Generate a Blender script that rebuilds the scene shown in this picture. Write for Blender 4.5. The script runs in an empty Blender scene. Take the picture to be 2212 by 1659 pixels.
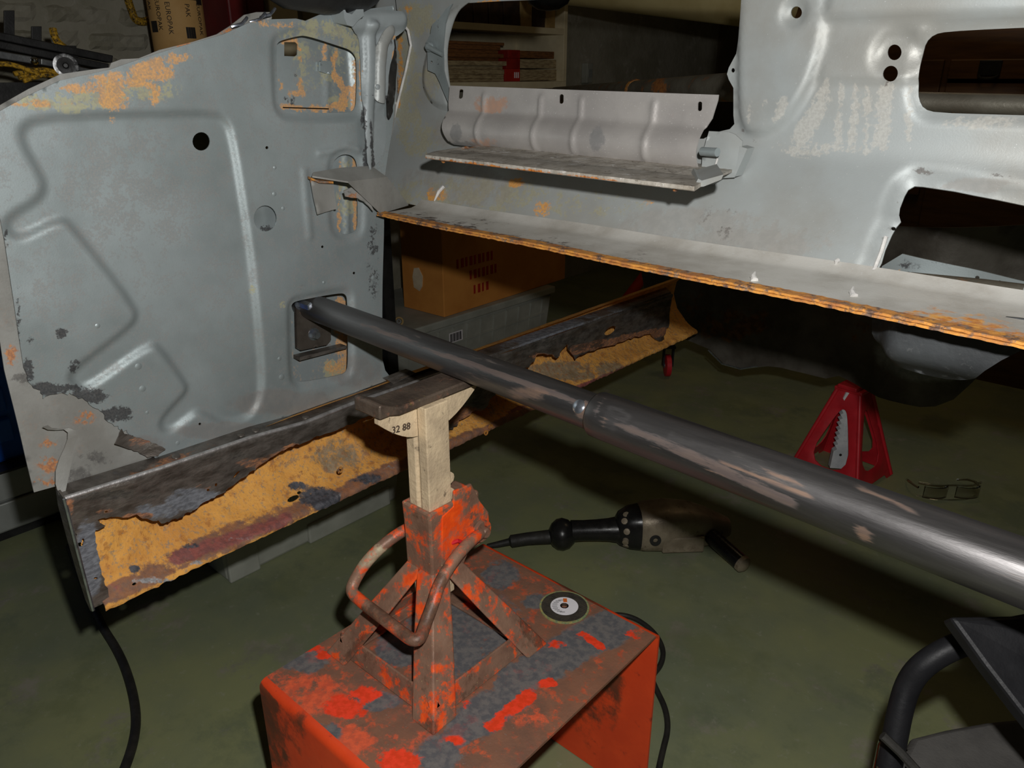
import bpy, bmesh, math, random
import numpy as np
from mathutils import Vector, Matrix
from mathutils.geometry import delaunay_2d_cdt

random.seed(7); np.random.seed(7)
scene = bpy.context.scene
COL = scene.collection

# ------------------------------------------------------------------ camera
FPX = 1655.0; PITCH = math.radians(22.0); YAW = math.radians(41.7)
CAMZ = 1.11
cp, sp, cy_, sy_ = math.cos(PITCH), math.sin(PITCH), math.cos(YAW), math.sin(YAW)
CAM = Vector((0, 0, CAMZ))
cam_d = bpy.data.cameras.new('camera'); cam_o = bpy.data.objects.new('camera', cam_d)
COL.objects.link(cam_o); scene.camera = cam_o
cam_o.location = CAM
cam_o.rotation_euler = (math.pi/2 - PITCH, 0, YAW)
cam_d.sensor_fit = 'HORIZONTAL'; cam_d.sensor_width = 36.0
cam_d.lens = 36.0*FPX/2212.0
cam_d.clip_start = 0.02; cam_d.clip_end = 50

# ------------------------------------------------------------------ world, flash, room lamp, exposure
w = bpy.data.worlds.new('garage_dark'); scene.world = w; w.use_nodes = True
w.node_tree.nodes['Background'].inputs[0].default_value = (0.9, 0.85, 0.75, 1)
w.node_tree.nodes['Background'].inputs[1].default_value = 0.0015
RIGHT = Vector((cy_, sy_, 0)); FWDH = Vector((-sy_, cy_, 0)); UPV = FWDH*sp + Vector((0, 0, cp))
fl = bpy.data.lights.new('camera_flash', 'POINT'); fl.energy = 38.0; fl.shadow_soft_size = 0.011
fl.color = (1.0, 0.985, 0.96)
flo = bpy.data.objects.new('camera_flash', fl); COL.objects.link(flo)
flo.location = CAM + RIGHT*0.040 + UPV*0.083
rl = bpy.data.lights.new('ceiling_lamp', 'AREA'); rl.energy = 1.3; rl.size = 0.5; rl.color = (1.0, 0.72, 0.42)
rlo = bpy.data.objects.new('ceiling_lamp', rl); COL.objects.link(rlo); rlo.location = (-0.7, 2.7, 2.1)
scene.view_settings.view_transform = 'Standard'; scene.view_settings.look = 'None'
scene.view_settings.exposure = 0.0; scene.view_settings.gamma = 1.0
scene.view_settings.use_curve_mapping = False

# ------------------------------------------------------------------ measuring helpers (photo pixel -> point on a known plane)
def ray(px, py):
    a = (px-1106.0)/FPX; b = -(py-829.5)/FPX
    fh = cp + b*sp; z = -sp + b*cp
    return Vector((a*cy_ - fh*sy_, a*sy_ + fh*cy_, z))
def PX(px, py, x): r = ray(px, py); return CAM + r*(x/r.x)
def PY(px, py, y): r = ray(px, py); return CAM + r*(y/r.y)
def PZ(px, py, z): r = ray(px, py); return CAM + r*((z-CAMZ)/r.z)
def PD(px, py, d): return CAM + ray(px, py)*d
def proj(P):
    P = np.asarray(P, float); q = P - np.array([0, 0, CAMZ])
    a = q[:, 0]*cy_ + q[:, 1]*sy_; fh = -q[:, 0]*sy_ + q[:, 1]*cy_; z = q[:, 2]
    d = fh*cp - z*sp; b = fh*sp + z*cp
    return 1106+FPX*a/d, 829.5-FPX*b/d

# ------------------------------------------------------------------ materials
def N(nt, t, **k):
    n = nt.nodes.new(t)
    for a, b in k.items(): setattr(n, a, b)
    return n
def rgba(c): return (c[0], c[1], c[2], 1)
def srgb(r, g, b):
    f = lambda v: (v/255/12.92) if v/255 <= .04045 else ((v/255+.055)/1.055)**2.4
    return (f(r), f(g), f(b))
MATS = {}
def surf(name, c1, c2=None, rough=.5, metal=0.0, scale=8.0, bump=.15, bscale=60, stretch=(1, 1, 1),
         layers=(), speck=None, spec=.4, trans=0.0, rvar=.1):
    """layers: (attribute, colour_a, colour_b, noise_scale, noise_amount, level[, rough]) worn coats, rust, grime, painted flash-lit patch"""
    m = bpy.data.materials.new(name); m.use_nodes = True; nt = m.node_tree
    b = nt.nodes['Principled BSDF']; L = nt.links.new
    tc = N(nt, 'ShaderNodeTexCoord'); mp = N(nt, 'ShaderNodeMapping'); mp.inputs['Scale'].default_value = stretch
    L(tc.outputs['Object'], mp.inputs['Vector'])
    def noise(s, det=6, r=.6):
        n = N(nt, 'ShaderNodeTexNoise'); n.inputs['Scale'].default_value = s; n.inputs['Detail'].default_value = det
        n.inputs['Roughness'].default_value = r; L(mp.outputs[0], n.inputs['Vector']); return n.outputs['Fac']
    def mix(f, a, c):
        x = N(nt, 'ShaderNodeMix', data_type='RGBA')
        if isinstance(f, float): x.inputs[0].default_value = f
        else: L(f, x.inputs[0])
        for i, q in ((6, a), (7, c)):
            if isinstance(q, tuple): x.inputs[i].default_value = rgba(q)
            else: L(q, x.inputs[i])
        return x.outputs[2]
    def rng(v, lo, hi):
        x = N(nt, 'ShaderNodeMapRange', interpolation_type='SMOOTHSTEP'); L(v, x.inputs[0])
        x.inputs[1].default_value = lo; x.inputs[2].default_value = hi; return x.outputs[0]
    c2 = c2 or tuple(v*.75 for v in c1)
    col = mix(rng(noise(scale), .35, .68), c1, c2)
    ro = None
    if speck:
        col = mix(rng(noise(speck[1], 2), speck[2], speck[2]+.06), col, speck[0])
    rsock = rng(noise(scale*2.3, 4), .2, .8)
    mr = N(nt, 'ShaderNodeMapRange'); L(rsock, mr.inputs[0]); mr.inputs[3].default_value = max(.03, rough-rvar); mr.inputs[4].default_value = min(1, rough+rvar)
    ro = mr.outputs[0]; msock = None
    for ly in layers:
        at, ca, cb, ns, na, lev = ly[:6]
        nz = noise(ns, 9, .72)
        if at:
            A = N(nt, 'ShaderNodeAttribute'); A.attribute_name = at
            m1 = N(nt, 'ShaderNodeMath', operation='MULTIPLY_ADD'); L(nz, m1.inputs[0]); m1.inputs[1].default_value = na*1.3; L(A.outputs['Fac'], m1.inputs[2])
            m2 = N(nt, 'ShaderNodeMath', operation='MULTIPLY_ADD'); L(noise(ns*.22, 3, .6), m2.inputs[0]); m2.inputs[1].default_value = na*1.1; L(m1.outputs[0], m2.inputs[2])
            v = m2.outputs[0]; lo = lev + na*1.2
        else:
            v = nz; lo = lev
        f = rng(v, lo-.16, lo+.16) if at else rng(v, lo-.06, lo+.06)
        if at:
            gt = N(nt, 'ShaderNodeMath', operation='MULTIPLY'); L(f, gt.inputs[0]); L(rng(A.outputs['Fac'], .06, .38), gt.inputs[1]); f = gt.outputs[0]
        if len(ly) > 7:
            ms = N(nt, 'ShaderNodeMath', operation='MULTIPLY'); L(f, ms.inputs[0]); ms.inputs[1].default_value = ly[7]; f = ms.outputs[0]
        col = mix(f, col, mix(rng(noise(ns*1.7), .38, .62), ca, cb))
        if len(ly) > 6:
            x = N(nt, 'ShaderNodeMix', data_type='FLOAT'); L(f, x.inputs[0]); L(ro, x.inputs[2]); x.inputs[3].default_value = ly[6]; ro = x.outputs[0]
            y = N(nt, 'ShaderNodeMix', data_type='FLOAT'); L(f, y.inputs[0])
            if msock: L(msock, y.inputs[2])
            else: y.inputs[2].default_value = metal
            y.inputs[3].default_value = 0.0; msock = y.outputs[0]
    L(col, b.inputs['Base Color']); L(ro, b.inputs['Roughness'])
    if msock: L(msock, b.inputs['Metallic'])
    else: b.inputs['Metallic'].default_value = metal
    b.inputs['Specular IOR Level'].default_value = spec
    if trans: b.inputs['Transmission Weight'].default_value = trans
    if bump:
        bp = N(nt, 'ShaderNodeBump'); bp.inputs['Strength'].default_value = bump; bp.inputs['Distance'].default_value = .004
        L(noise(bscale, 5), bp.inputs['Height']); L(bp.outputs[0], b.inputs['Normal'])
    MATS[name] = m; return m

RUST_A, RUST_B = srgb(205, 128, 52), srgb(160, 92, 40)
YEL_A, YEL_B = srgb(190, 178, 100), srgb(176, 150, 76)
DARK_A, DARK_B = srgb(46, 45, 48), srgb(70, 68, 68)
PANEL_LAYERS = (('yellow', srgb(182, 176, 118), srgb(176, 166, 124), 170, 2.0, .5, .6, .6), ('rust', srgb(226, 166, 96), srgb(190, 148, 104), 210, 2.0, .52, .7, .85),
             ('warm', srgb(126, 114, 106), srgb(110, 98, 92), 24, .9, .5, .5, .5), ('speckle', srgb(118, 120, 122), srgb(146, 134, 126), 260, 2.4, .5, .5, .4), ('dark', DARK_A, DARK_B, 220, 1.8, .55, .5, .9))
surf('panel_steel', srgb(166, 176, 178), srgb(150, 160, 161), .48, .45, 5, .05, 500, layers=PANEL_LAYERS)
surf('pillar_steel', srgb(162, 170, 172), srgb(144, 152, 154), .55, .2, 9, .06, 400, layers=PANEL_LAYERS)
surf('firewall_steel', srgb(168, 174, 174), srgb(156, 156, 151), .5, .24, 6, .05, 500, speck=(srgb(192, 194, 194), 420, .70),
     layers=(('yellow', srgb(164, 158, 122), srgb(152, 144, 110), 190, 2.0, .5, .6, .6), ('rust', srgb(222, 158, 62), srgb(198, 134, 60), 220, 1.9, .55, .7, .85),
             ('warm', srgb(150, 143, 136), srgb(136, 130, 123), 60, 1.4, .45, .55, .45), ('pale', srgb(206, 202, 192), srgb(182, 176, 166), 200, 2.2, .55, .6, .42), ('dark', srgb(92, 88, 84), srgb(116, 110, 106), 220, 1.8, .55, .6, .8)))
surf('grey_sheet', srgb(158, 158, 154), srgb(134, 133, 128), .48, .15, 9, .08, 300,
     layers=(('rust', RUST_A, RUST_B, 180, 2.0, .5, .75, .75), ('dark', srgb(84, 82, 80), srgb(104, 102, 98), 120, 1.9, .5, .5, .8)))
surf('shield_steel', srgb(182, 178, 174), srgb(166, 162, 159), .45, .3, 10, .05, 600, speck=(srgb(205, 203, 200), 500, .66),
     layers=(('rust', srgb(176, 142, 122), srgb(168, 140, 124), 60, 1.4, .66, .6), ('dark', srgb(110, 112, 112), srgb(126, 126, 126), 60, 1.2, .5, .5, .7)))
surf('shelf_steel', srgb(190, 184, 174), srgb(150, 142, 130), .55, .05, 40, .2, 200,
     layers=((None, srgb(232, 230, 228), srgb(206, 206, 206), 60, 1, .61, .7), (None, srgb(96, 88, 78), srgb(120, 110, 98), 90, 1, .60, .7), ('rust', RUST_A, RUST_B, 120, 1.8, .6, .8), ('dark', srgb(72, 66, 62), srgb(94, 86, 80), 160, 1.8, .55, .7, .8)))
surf('ground_steel', srgb(124, 118, 112), srgb(84, 78, 72), .34, .5, 30, .4, 90, stretch=(1, 1, 2.5),
     layers=(('pit', srgb(124, 127, 134), srgb(98, 100, 106), 60, 1.0, .5, .6), ('rust', srgb(176, 122, 84), srgb(128, 92, 76), 60, 1.3, .55, .75), ('dark', srgb(52, 50, 48), srgb(80, 76, 70), 60, 1.4, .6, .5, .8)))
surf('cavity_rust', srgb(242, 178, 88), srgb(222, 156, 76), .75, 0, 14, .5, 120,
     layers=(('grey', srgb(146, 144, 128), srgb(128, 120, 100), 60, 1.5, .55, .6, .8), (None, srgb(140, 136, 128), srgb(160, 144, 116), 150, 1, .575, .6, .7), (None, srgb(176, 108, 54), srgb(160, 100, 56), 60, 1, .58, .7, .6), ('brown', srgb(148, 100, 76), srgb(120, 92, 84), 46, 1.3, .5, .7, .9),
             ('maroon', srgb(158, 92, 84), srgb(130, 84, 80), 60, 1.2, .5, .6), ('silver', srgb(176, 176, 178), srgb(140, 138, 138), 90, 1.3, .55, .35), ('dark', srgb(66, 68, 74), srgb(92, 92, 98), 80, 1.2, .55, .6)))
surf('flange_steel', srgb(196, 194, 188), srgb(172, 168, 160), .5, .05, 14, .08, 300, speck=(srgb(196, 196, 194), 420, .66),
     layers=(('rust', srgb(232, 168, 82), srgb(196, 124, 62), 60, 1.2, .5, .75), ('dark', srgb(70, 58, 54), srgb(96, 84, 78), 70, 1.4, .6, .6)))
surf('edge_rust', srgb(214, 148, 66), srgb(168, 108, 60), .75, 0, 60, .4, 140, layers=((None, srgb(98, 72, 60), srgb(136, 116, 100), 70, 1, .54, .8),))
surf('dark_body', srgb(104, 100, 92), srgb(70, 64, 56), .5, .2, 7, .2, 60, layers=(('rust', srgb(120, 84, 44), srgb(84, 56, 34), 30, 1.2, .6, .8), ('flash_lit', srgb(150, 156, 158), srgb(122, 128, 130), 20, .5, .5, .5)))
surf('mill_tube', srgb(112, 110, 110), srgb(80, 78, 78), .41, .85, 20, .12, 120, stretch=(.12, 1, 1),
     layers=((None, srgb(118, 102, 90), srgb(104, 92, 84), 46, 1, .665, .5, .8), ('seam', srgb(94, 80, 76), srgb(106, 90, 82), 90, 1.8, .55, .45, .7), ('rust', srgb(156, 120, 94), srgb(128, 100, 84), 120, 2.0, .5, .5, .5), ('dark', srgb(44, 42, 42), srgb(56, 54, 54), 30, 1.0, .5, .3, .7)))
surf('polished', srgb(214, 212, 212), srgb(180, 176, 174), .38, .75, 60, .25, 60)
surf('zinc_bolt', srgb(190, 196, 206), srgb(150, 156, 168), .22, .9, 60, 0)
surf('plate_steel', srgb(120, 112, 104), srgb(92, 84, 78), .3, .7, 18, .1, 200, layers=(('rust', RUST_A, RUST_B, 60, 1.2, .5, .75),))
surf('cast_post', srgb(216, 194, 160), srgb(184, 164, 136), .6, .05, 22, .35, 160,
     layers=(('dark', srgb(96, 82, 66), srgb(128, 112, 88), 40, 1.3, .5, .45, .9), (None, srgb(70, 60, 52), srgb(92, 80, 68), 70, 1, .64, .5)))
surf('cast_saddle', srgb(104, 90, 78), srgb(76, 64, 56), .5, .35, 24, .3, 160,
     layers=(('yellow', srgb(196, 176, 52), srgb(180, 150, 60), 90, 1.4, .6, .5), (None, srgb(120, 84, 66), srgb(60, 52, 46), 60, 1, .6, .6)))
surf('worn_orange', srgb(148, 116, 96), srgb(122, 92, 76), .5, .15, 20, .25, 120, speck=(srgb(222, 202, 140), 230, .715),
     layers=((None, srgb(244, 96, 40), srgb(228, 80, 36), 34, 1, .55, .4), ('orange', srgb(255, 92, 28), srgb(240, 80, 26), 40, 1.0, .5, .4), ('dark', srgb(106, 76, 58), srgb(82, 60, 48), 60, 1.5, .5, .5, .85),
             ('tan', srgb(184, 172, 142), srgb(154, 138, 114), 40, 1.5, .5, .6)))
surf('stool_paint', srgb(148, 104, 82), srgb(126, 94, 78), .5, .15, 16, .2, 140, speck=(srgb(150, 140, 132), 420, .70),
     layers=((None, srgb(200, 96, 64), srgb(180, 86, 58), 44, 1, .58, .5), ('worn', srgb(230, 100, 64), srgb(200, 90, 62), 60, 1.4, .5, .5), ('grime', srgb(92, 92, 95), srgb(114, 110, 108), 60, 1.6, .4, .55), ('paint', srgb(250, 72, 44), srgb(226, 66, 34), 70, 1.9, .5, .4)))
surf('stool_side', srgb(232, 78, 36), srgb(216, 68, 32), .4, 0, 12, .08, 200, layers=(('grime', srgb(124, 62, 40), srgb(104, 58, 42), 26, 1.0, .5, .5), (None, srgb(150, 44, 26), srgb(170, 60, 40), 30, 1, .66, .5)))
surf('red_paint', srgb(205, 40, 50), srgb(180, 32, 42), .42, 0, 12, .05, 200)
surf('white_paint', srgb(226, 230, 232), srgb(200, 206, 210), .4, .1, 20, .05, 200, layers=((None, srgb(120, 110, 96), srgb(150, 140, 120), 60, 1, .71, .6),))
surf('floor_paint', srgb(146, 150, 108), srgb(124, 132, 108), .5, 0, 2.2, .06, 400, spec=.25, speck=(srgb(190, 188, 172), 160, .735),
     layers=((None, srgb(150, 146, 130), srgb(132, 132, 112), 7, 1, .60, .5), (None, srgb(108, 118, 96), srgb(124, 130, 92), 3, 1, .56, .45, .6), (None, srgb(170, 170, 152), srgb(150, 150, 132), 40, 1, .63, .5, .45)))
surf('wall_paint', srgb(168, 164, 148), srgb(146, 142, 124), .8, 0, 5, 1.0, 22, spec=.2, layers=((None, srgb(184, 180, 168), srgb(160, 156, 140), 9, 1, .6),))
surf('wall_dark', srgb(110, 98, 74), srgb(90, 82, 64), .85, 0, 4, .4, 30, spec=.2)
surf('cardboard', srgb(214, 146, 72), srgb(198, 130, 62), .8, 0, 6, .06, 200, spec=.2)
surf('kraft_print', srgb(206, 166, 108), srgb(186, 142, 84), .7, 0, 8, .05, 200, spec=.2)
surf('tote_grey', srgb(168, 170, 160), srgb(150, 152, 142), .55, 0, 8, .05, 200)
surf('blue_plastic', srgb(30, 96, 196), srgb(24, 82, 176), .4, 0, 6, .03, 200)
surf('cabinet_grey', srgb(176, 180, 178), srgb(160, 164, 160), .35, .3, 6, .03, 200)
surf('shelf_paint', srgb(226, 214, 180), srgb(206, 194, 160), .55, 0, 8, .03, 200)
surf('paper', srgb(176, 160, 124), srgb(130, 112, 82), .85, 0, 30, .1, 200, stretch=(1, 1, 6))
surf('paper_brown', srgb(130, 86, 44), srgb(96, 62, 32), .85, 0, 30, .1, 200, stretch=(1, 1, 6))
surf('binder_red', srgb(150, 34, 24), srgb(120, 26, 20), .6, 0, 20, .03, 200)
surf('book_dark', srgb(70, 52, 36), srgb(48, 38, 30), .7, 0, 20, .03, 200)
surf('book_tan', srgb(168, 140, 88), srgb(140, 116, 72), .7, 0, 20, .03, 200)
surf('black_plastic', srgb(24, 24, 25), srgb(34, 33, 32), .3, 0, 30, .05, 200)
surf('black_rubber', srgb(34, 33, 31), srgb(48, 46, 42), .6, 0, 30, .1, 200)
surf('tool_alloy', srgb(156, 144, 124), srgb(128, 116, 98), .45, .3, 18, .15, 160, layers=((None, srgb(92, 82, 66), srgb(104, 92, 72), 26, 1, .6, .5),))
surf('chrome', srgb(214, 216, 218), srgb(190, 190, 190), .12, 1.0, 20, 0)
surf('dark_steel', srgb(58, 58, 58), srgb(42, 42, 42), .45, .5, 16, .1, 200)
surf('grey_bar', srgb(120, 122, 122), srgb(90, 92, 94), .4, .6, 16, .1, 200)
surf('braid', srgb(206, 160, 40), srgb(30, 28, 24), .6, 0, 160, .4, 400)
surf('old_pipe', srgb(128, 124, 112), srgb(104, 98, 86), .55, .35, 12, .2, 160, layers=((None, srgb(158, 104, 56), srgb(132, 84, 48), 24, 1, .62, .8), ('rust', srgb(186, 122, 62), srgb(150, 94, 50), 60, 1.2, .5, .8)))
surf('beige_tube', srgb(196, 180, 130), srgb(176, 158, 108), .35, .1, 6, .02, 200)
surf('brown_wood', srgb(96, 66, 36), srgb(76, 50, 28), .5, 0, 6, .05, 100, stretch=(1, 1, 8))
surf('maroon', srgb(112, 24, 24), srgb(90, 18, 20), .5, 0, 6, .03, 200)
surf('cushion', srgb(80, 78, 75), srgb(68, 66, 64), .8, 0, 20, .2, 300)
surf('dark_vinyl', srgb(27, 27, 29), srgb(21, 21, 23), .5, 0, 20, .1, 200, spec=.2)
surf('disc_abrasive', srgb(64, 58, 48), srgb(46, 42, 36), .85, 0, 90, .5, 400)
surf('disc_mesh', srgb(116, 138, 104), srgb(170, 156, 96), .5, 0, 160, .4, 500)
surf('label_white', srgb(236, 232, 236), srgb(222, 220, 224), .5, 0, 10, 0)
surf('ink_black', srgb(40, 36, 34), None, .6, 0, 10, 0)
surf('ink_orange', srgb(226, 110, 40), None, .6, 0, 10, 0)
surf('ink_red', srgb(176, 40, 26), None, .7, 0, 10, 0)
surf('tape_paper', srgb(222, 206, 176), srgb(200, 180, 150), .7, 0, 20, .1, 200)
surf('weld_white', srgb(224, 222, 218), srgb(190, 188, 186), .5, .1, 40, .2, 200)
surf('tarp_red', srgb(190, 50, 20), None, .6, 0, 10, .05, 100)
gm = bpy.data.materials.new('clear_plastic'); gm.use_nodes = True
gb = gm.node_tree.nodes['Principled BSDF']; gb.inputs['Base Color'].default_value = (.95, .97, .95, 1); gb.inputs['Roughness'].default_value = .05
gb.inputs['Transmission Weight'].default_value = 1.0; gb.inputs['IOR'].default_value = 1.45; MATS['clear_plastic'] = gm

# ------------------------------------------------------------------ object helpers
def obj(name, me, mat, parent=None):
    o = bpy.data.objects.new(name, me); COL.objects.link(o)
    if mat: me.materials.append(MATS[mat])
    if parent is not None:
        o.parent = parent; o.matrix_parent_inverse = INV[parent.name]
    return o
INV = {}
def thing(name, label, cat, loc=(0, 0, 0), group=None):
    o = bpy.data.objects.new(name, None); COL.objects.link(o); o.location = loc
    o.empty_display_size = .05
    o['label'] = label; o['category'] = cat
    if group: o['group'] = group
    INV[o.name] = Matrix.Translation(-Vector(loc)); return o
def tag(o, label, cat, group=None):
    o['label'] = label; o['category'] = cat
    if group: o['group'] = group
    return o
def sub(o):                       # lets a mesh part take sub-parts; meshes sit in world coordinates
    INV[o.name] = Matrix.Identity(4); return o
def struct(o): o['kind'] = 'structure'; return o

class MB:
    def __init__(s): s.v = []; s.f = []
    def add(s, vs, fs):
        n = len(s.v); s.v += [tuple(q) for q in vs]; s.f += [tuple(i+n for i in f) for f in fs]; return s
    def box(s, lo, hi, M=None):
        x0, y0, z0 = lo; x1, y1, z1 = hi
        vs = [Vector(q) for q in ((x0, y0, z0), (x1, y0, z0), (x1, y1, z0), (x0, y1, z0), (x0, y0, z1), (x1, y0, z1), (x1, y1, z1), (x0, y1, z1))]
        if M: vs = [M @ q for q in vs]
        return s.add(vs, [(0, 3, 2, 1), (4, 5, 6, 7), (0, 1, 5, 4), (1, 2, 6, 5), (2, 3, 7, 6), (3, 0, 4, 7)])
    def hexa(s, a, b):            # loft between two equal-length loops of points
        n = len(a); s.add(list(a)+list(b), [tuple(range(n))[::-1], tuple(range(n, 2*n))]+[(i, (i+1) % n, n+(i+1) % n, n+i) for i in range(n)]); return s
    def loft(s, loops, cap=True):
        n = len(loops[0]); vs = [q for l in loops for q in l]; fs = []
        for k in range(len(loops)-1):
            fs += [(k*n+i, k*n+(i+1) % n, (k+1)*n+(i+1) % n, (k+1)*n+i) for i in range(n)]
        if cap: fs += [tuple(range(n))[::-1], tuple(range((len(loops)-1)*n, len(loops)*n))]
        return s.add(vs, fs)
    def tube(s, path, r, n=12, cap=True):
        P = [Vector(p) for p in path]; rs = r if isinstance(r, (list, tuple)) else [r]*len(P)
        loops = []; up = None
        for i, p in enumerate(P):
            t = (P[min(i+1, len(P)-1)]-P[max(i-1, 0)]).normalized()
            if up is None:
                up = Vector((0, 0, 1)) if abs(t.z) < .9 else Vector((1, 0, 0))
            a = (up - t*up.dot(t)).normalized(); b = t.cross(a); up = a
            loops.append([p + (a*math.cos(2*math.pi*k/n) + b*math.sin(2*math.pi*k/n))*rs[i] for k in range(n)])
        return s.loft(loops, cap)
    def lathe(s, base, axis, prof, n=24, cap=True):
        t = Vector(axis).normalized(); u = Vector((0, 0, 1)) if abs(t.z) < .9 else Vector((1, 0, 0))
        a = (u - t*u.dot(t)).normalized(); b = t.cross(a); B = Vector(base)
        return s.loft([[B + t*h + (a*math.cos(2*math.pi*k/n)+b*math.sin(2*math.pi*k/n))*r for k in range(n)] for h, r in prof], cap)
    def ring(s, base, axis, r0, r1, h, n=32):
        t = Vector(axis).normalized(); u = Vector((0, 0, 1)) if abs(t.z) < .9 else Vector((1, 0, 0))
        a = (u - t*u.dot(t)).normalized(); b = t.cross(a); B = Vector(base)
        L = []
        for r, hh in ((r0, 0), (r1, 0), (r1, h), (r0, h)):
            L.append([B+t*hh+(a*math.cos(2*math.pi*k/n)+b*math.sin(2*math.pi*k/n))*r for k in range(n)])
        m = len(L[0]); vs = [q for l in L for q in l]
        return s.add(vs, [(j*m+k, j*m+(k+1) % m, ((j+1) % 4)*m+(k+1) % m, ((j+1) % 4)*m+k) for j in range(4) for k in range(m)])
    def build(s, name, mat, parent=None, smooth=40, bevel=0, seg=2):
        me = bpy.data.meshes.new(name); me.from_pydata(s.v, [], s.f); me.update()
        bm = bmesh.new(); bm.from_mesh(me); bmesh.ops.recalc_face_normals(bm, faces=bm.faces); bm.to_mesh(me); bm.free()
        if smooth:
            me.polygons.foreach_set('use_smooth', [True]*len(me.polygons)); me.set_sharp_from_angle(angle=math.radians(smooth))
        o = obj(name, me, mat, parent)
        if bevel:
            md = o.modifiers.new('bevel', 'BEVEL'); md.width = bevel; md.segments = seg; md.limit_method = 'ANGLE'; md.angle_limit = math.radians(40)
        return o
def setattrs(o, px_attrs):
    me = o.data; P = np.array([v.co[:] for v in me.vertices]); qx, qy = proj(P)
    for k, fn in px_attrs.items():
        a = me.attributes.new(k, 'FLOAT', 'POINT'); a.data.foreach_set('value', np.clip(fn(qx, qy), 0, 1).astype(np.float32))

def densify(P, st, closed=True):
    out = []; n = len(P)
    for i in range(n if closed else n-1):
        a = np.array(P[i], float); b = np.array(P[(i+1) % n], float); k = max(1, int(math.ceil(np.linalg.norm(b-a)/st)))
        for j in range(k): out.append(a+(b-a)*j/k)
    if not closed: out.append(np.array(P[-1], float))
    return np.array(out)
def chaikin(P, it=2):
    P = np.array(P, float)
    for _ in range(it):
        Q = np.roll(P, -1, 0); P = np.stack([P*.75+Q*.25, P*.25+Q*.75], 1).reshape(-1, 2)
    return P
def rag(P, amp, st):                 # torn edge through open px polyline
    D = densify(P, st, False); D[1:-1] += np.random.uniform(-amp, amp, (len(D)-2, 2)); return [tuple(q) for q in D]
def circ(cx, cy, rx, ry=None, n=16, rot=0):
    ry = ry or rx; c, s_ = math.cos(rot), math.sin(rot)
    return [(cx+rx*math.cos(t)*c-ry*math.sin(t)*s_, cy+rx*math.cos(t)*s_+ry*math.sin(t)*c) for t in np.linspace(0, 2*math.pi, n, endpoint=False)]
def inpoly(pts, poly):
    x, y = pts[:, 0], pts[:, 1]; r = np.zeros(len(pts), bool); n = len(poly)
    for i in range(n):
        x0, y0 = poly[i]; x1, y1 = poly[(i+1) % n]
        if y0 == y1: continue
        c = ((y0 > y) != (y1 > y)) & (x < (x1-x0)*(y-y0)/(y1-y0)+x0); r ^= c
    return r
def segdist(pts, poly, closed=True):
    d = np.full(len(pts), 1e9); n = len(poly)
    for i in range(n if closed else n-1):
        a = np.array(poly[i]); b = np.array(poly[(i+1) % n]); ab = b-a; L2 = ab@ab+1e-18
        t = np.clip(((pts-a)@ab)/L2, 0, 1); q = pts-(a+t[:, None]*ab); d = np.minimum(d, np.hypot(q[:, 0], q[:, 1]))
    return d
def sd(pts, poly): d = segdist(pts, poly); return np.where(inpoly(pts, poly), d, -d)
def sstep(x, a, b): t = np.clip((x-a)/(b-a), 0, 1); return t*t*(3-2*t)
def vnoise(x, y, s, seed=0):
    x = x*s+seed*17.3; y = y*s+seed*5.7; xi = np.floor(x).astype(int); yi = np.floor(y).astype(int); fx = x-xi; fy = y-yi
    h = lambda a, b: (np.sin(a*127.1+b*311.7+seed)*43758.5453) % 1.0
    fx = fx*fx*(3-2*fx); fy = fy*fy*(3-2*fy)
    return (h(xi, yi)*(1-fx)+h(xi+1, yi)*fx)*(1-fy)+(h(xi, yi+1)*(1-fx)+h(xi+1, yi+1)*fx)*fy
def blobs(B, base=0.0):              # soft marks on a surface: (cx, cy, rx, ry, strength) or stroke (x0,y0,x1,y1,width,strength)
    def f(x, y):
        v = np.full(len(x), base)
        for b in B:
            if len(b) == 5:
                d = np.hypot((x-b[0])/b[2], (y-b[1])/b[3])
            else:
                d = segdist(np.stack([x, y], 1), [(b[0], b[1]), (b[2], b[3])], False)/b[4]
            v = np.maximum(v, b[-1]*(1-sstep(d, .35, 1.15)))
        return v
    return f
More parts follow.
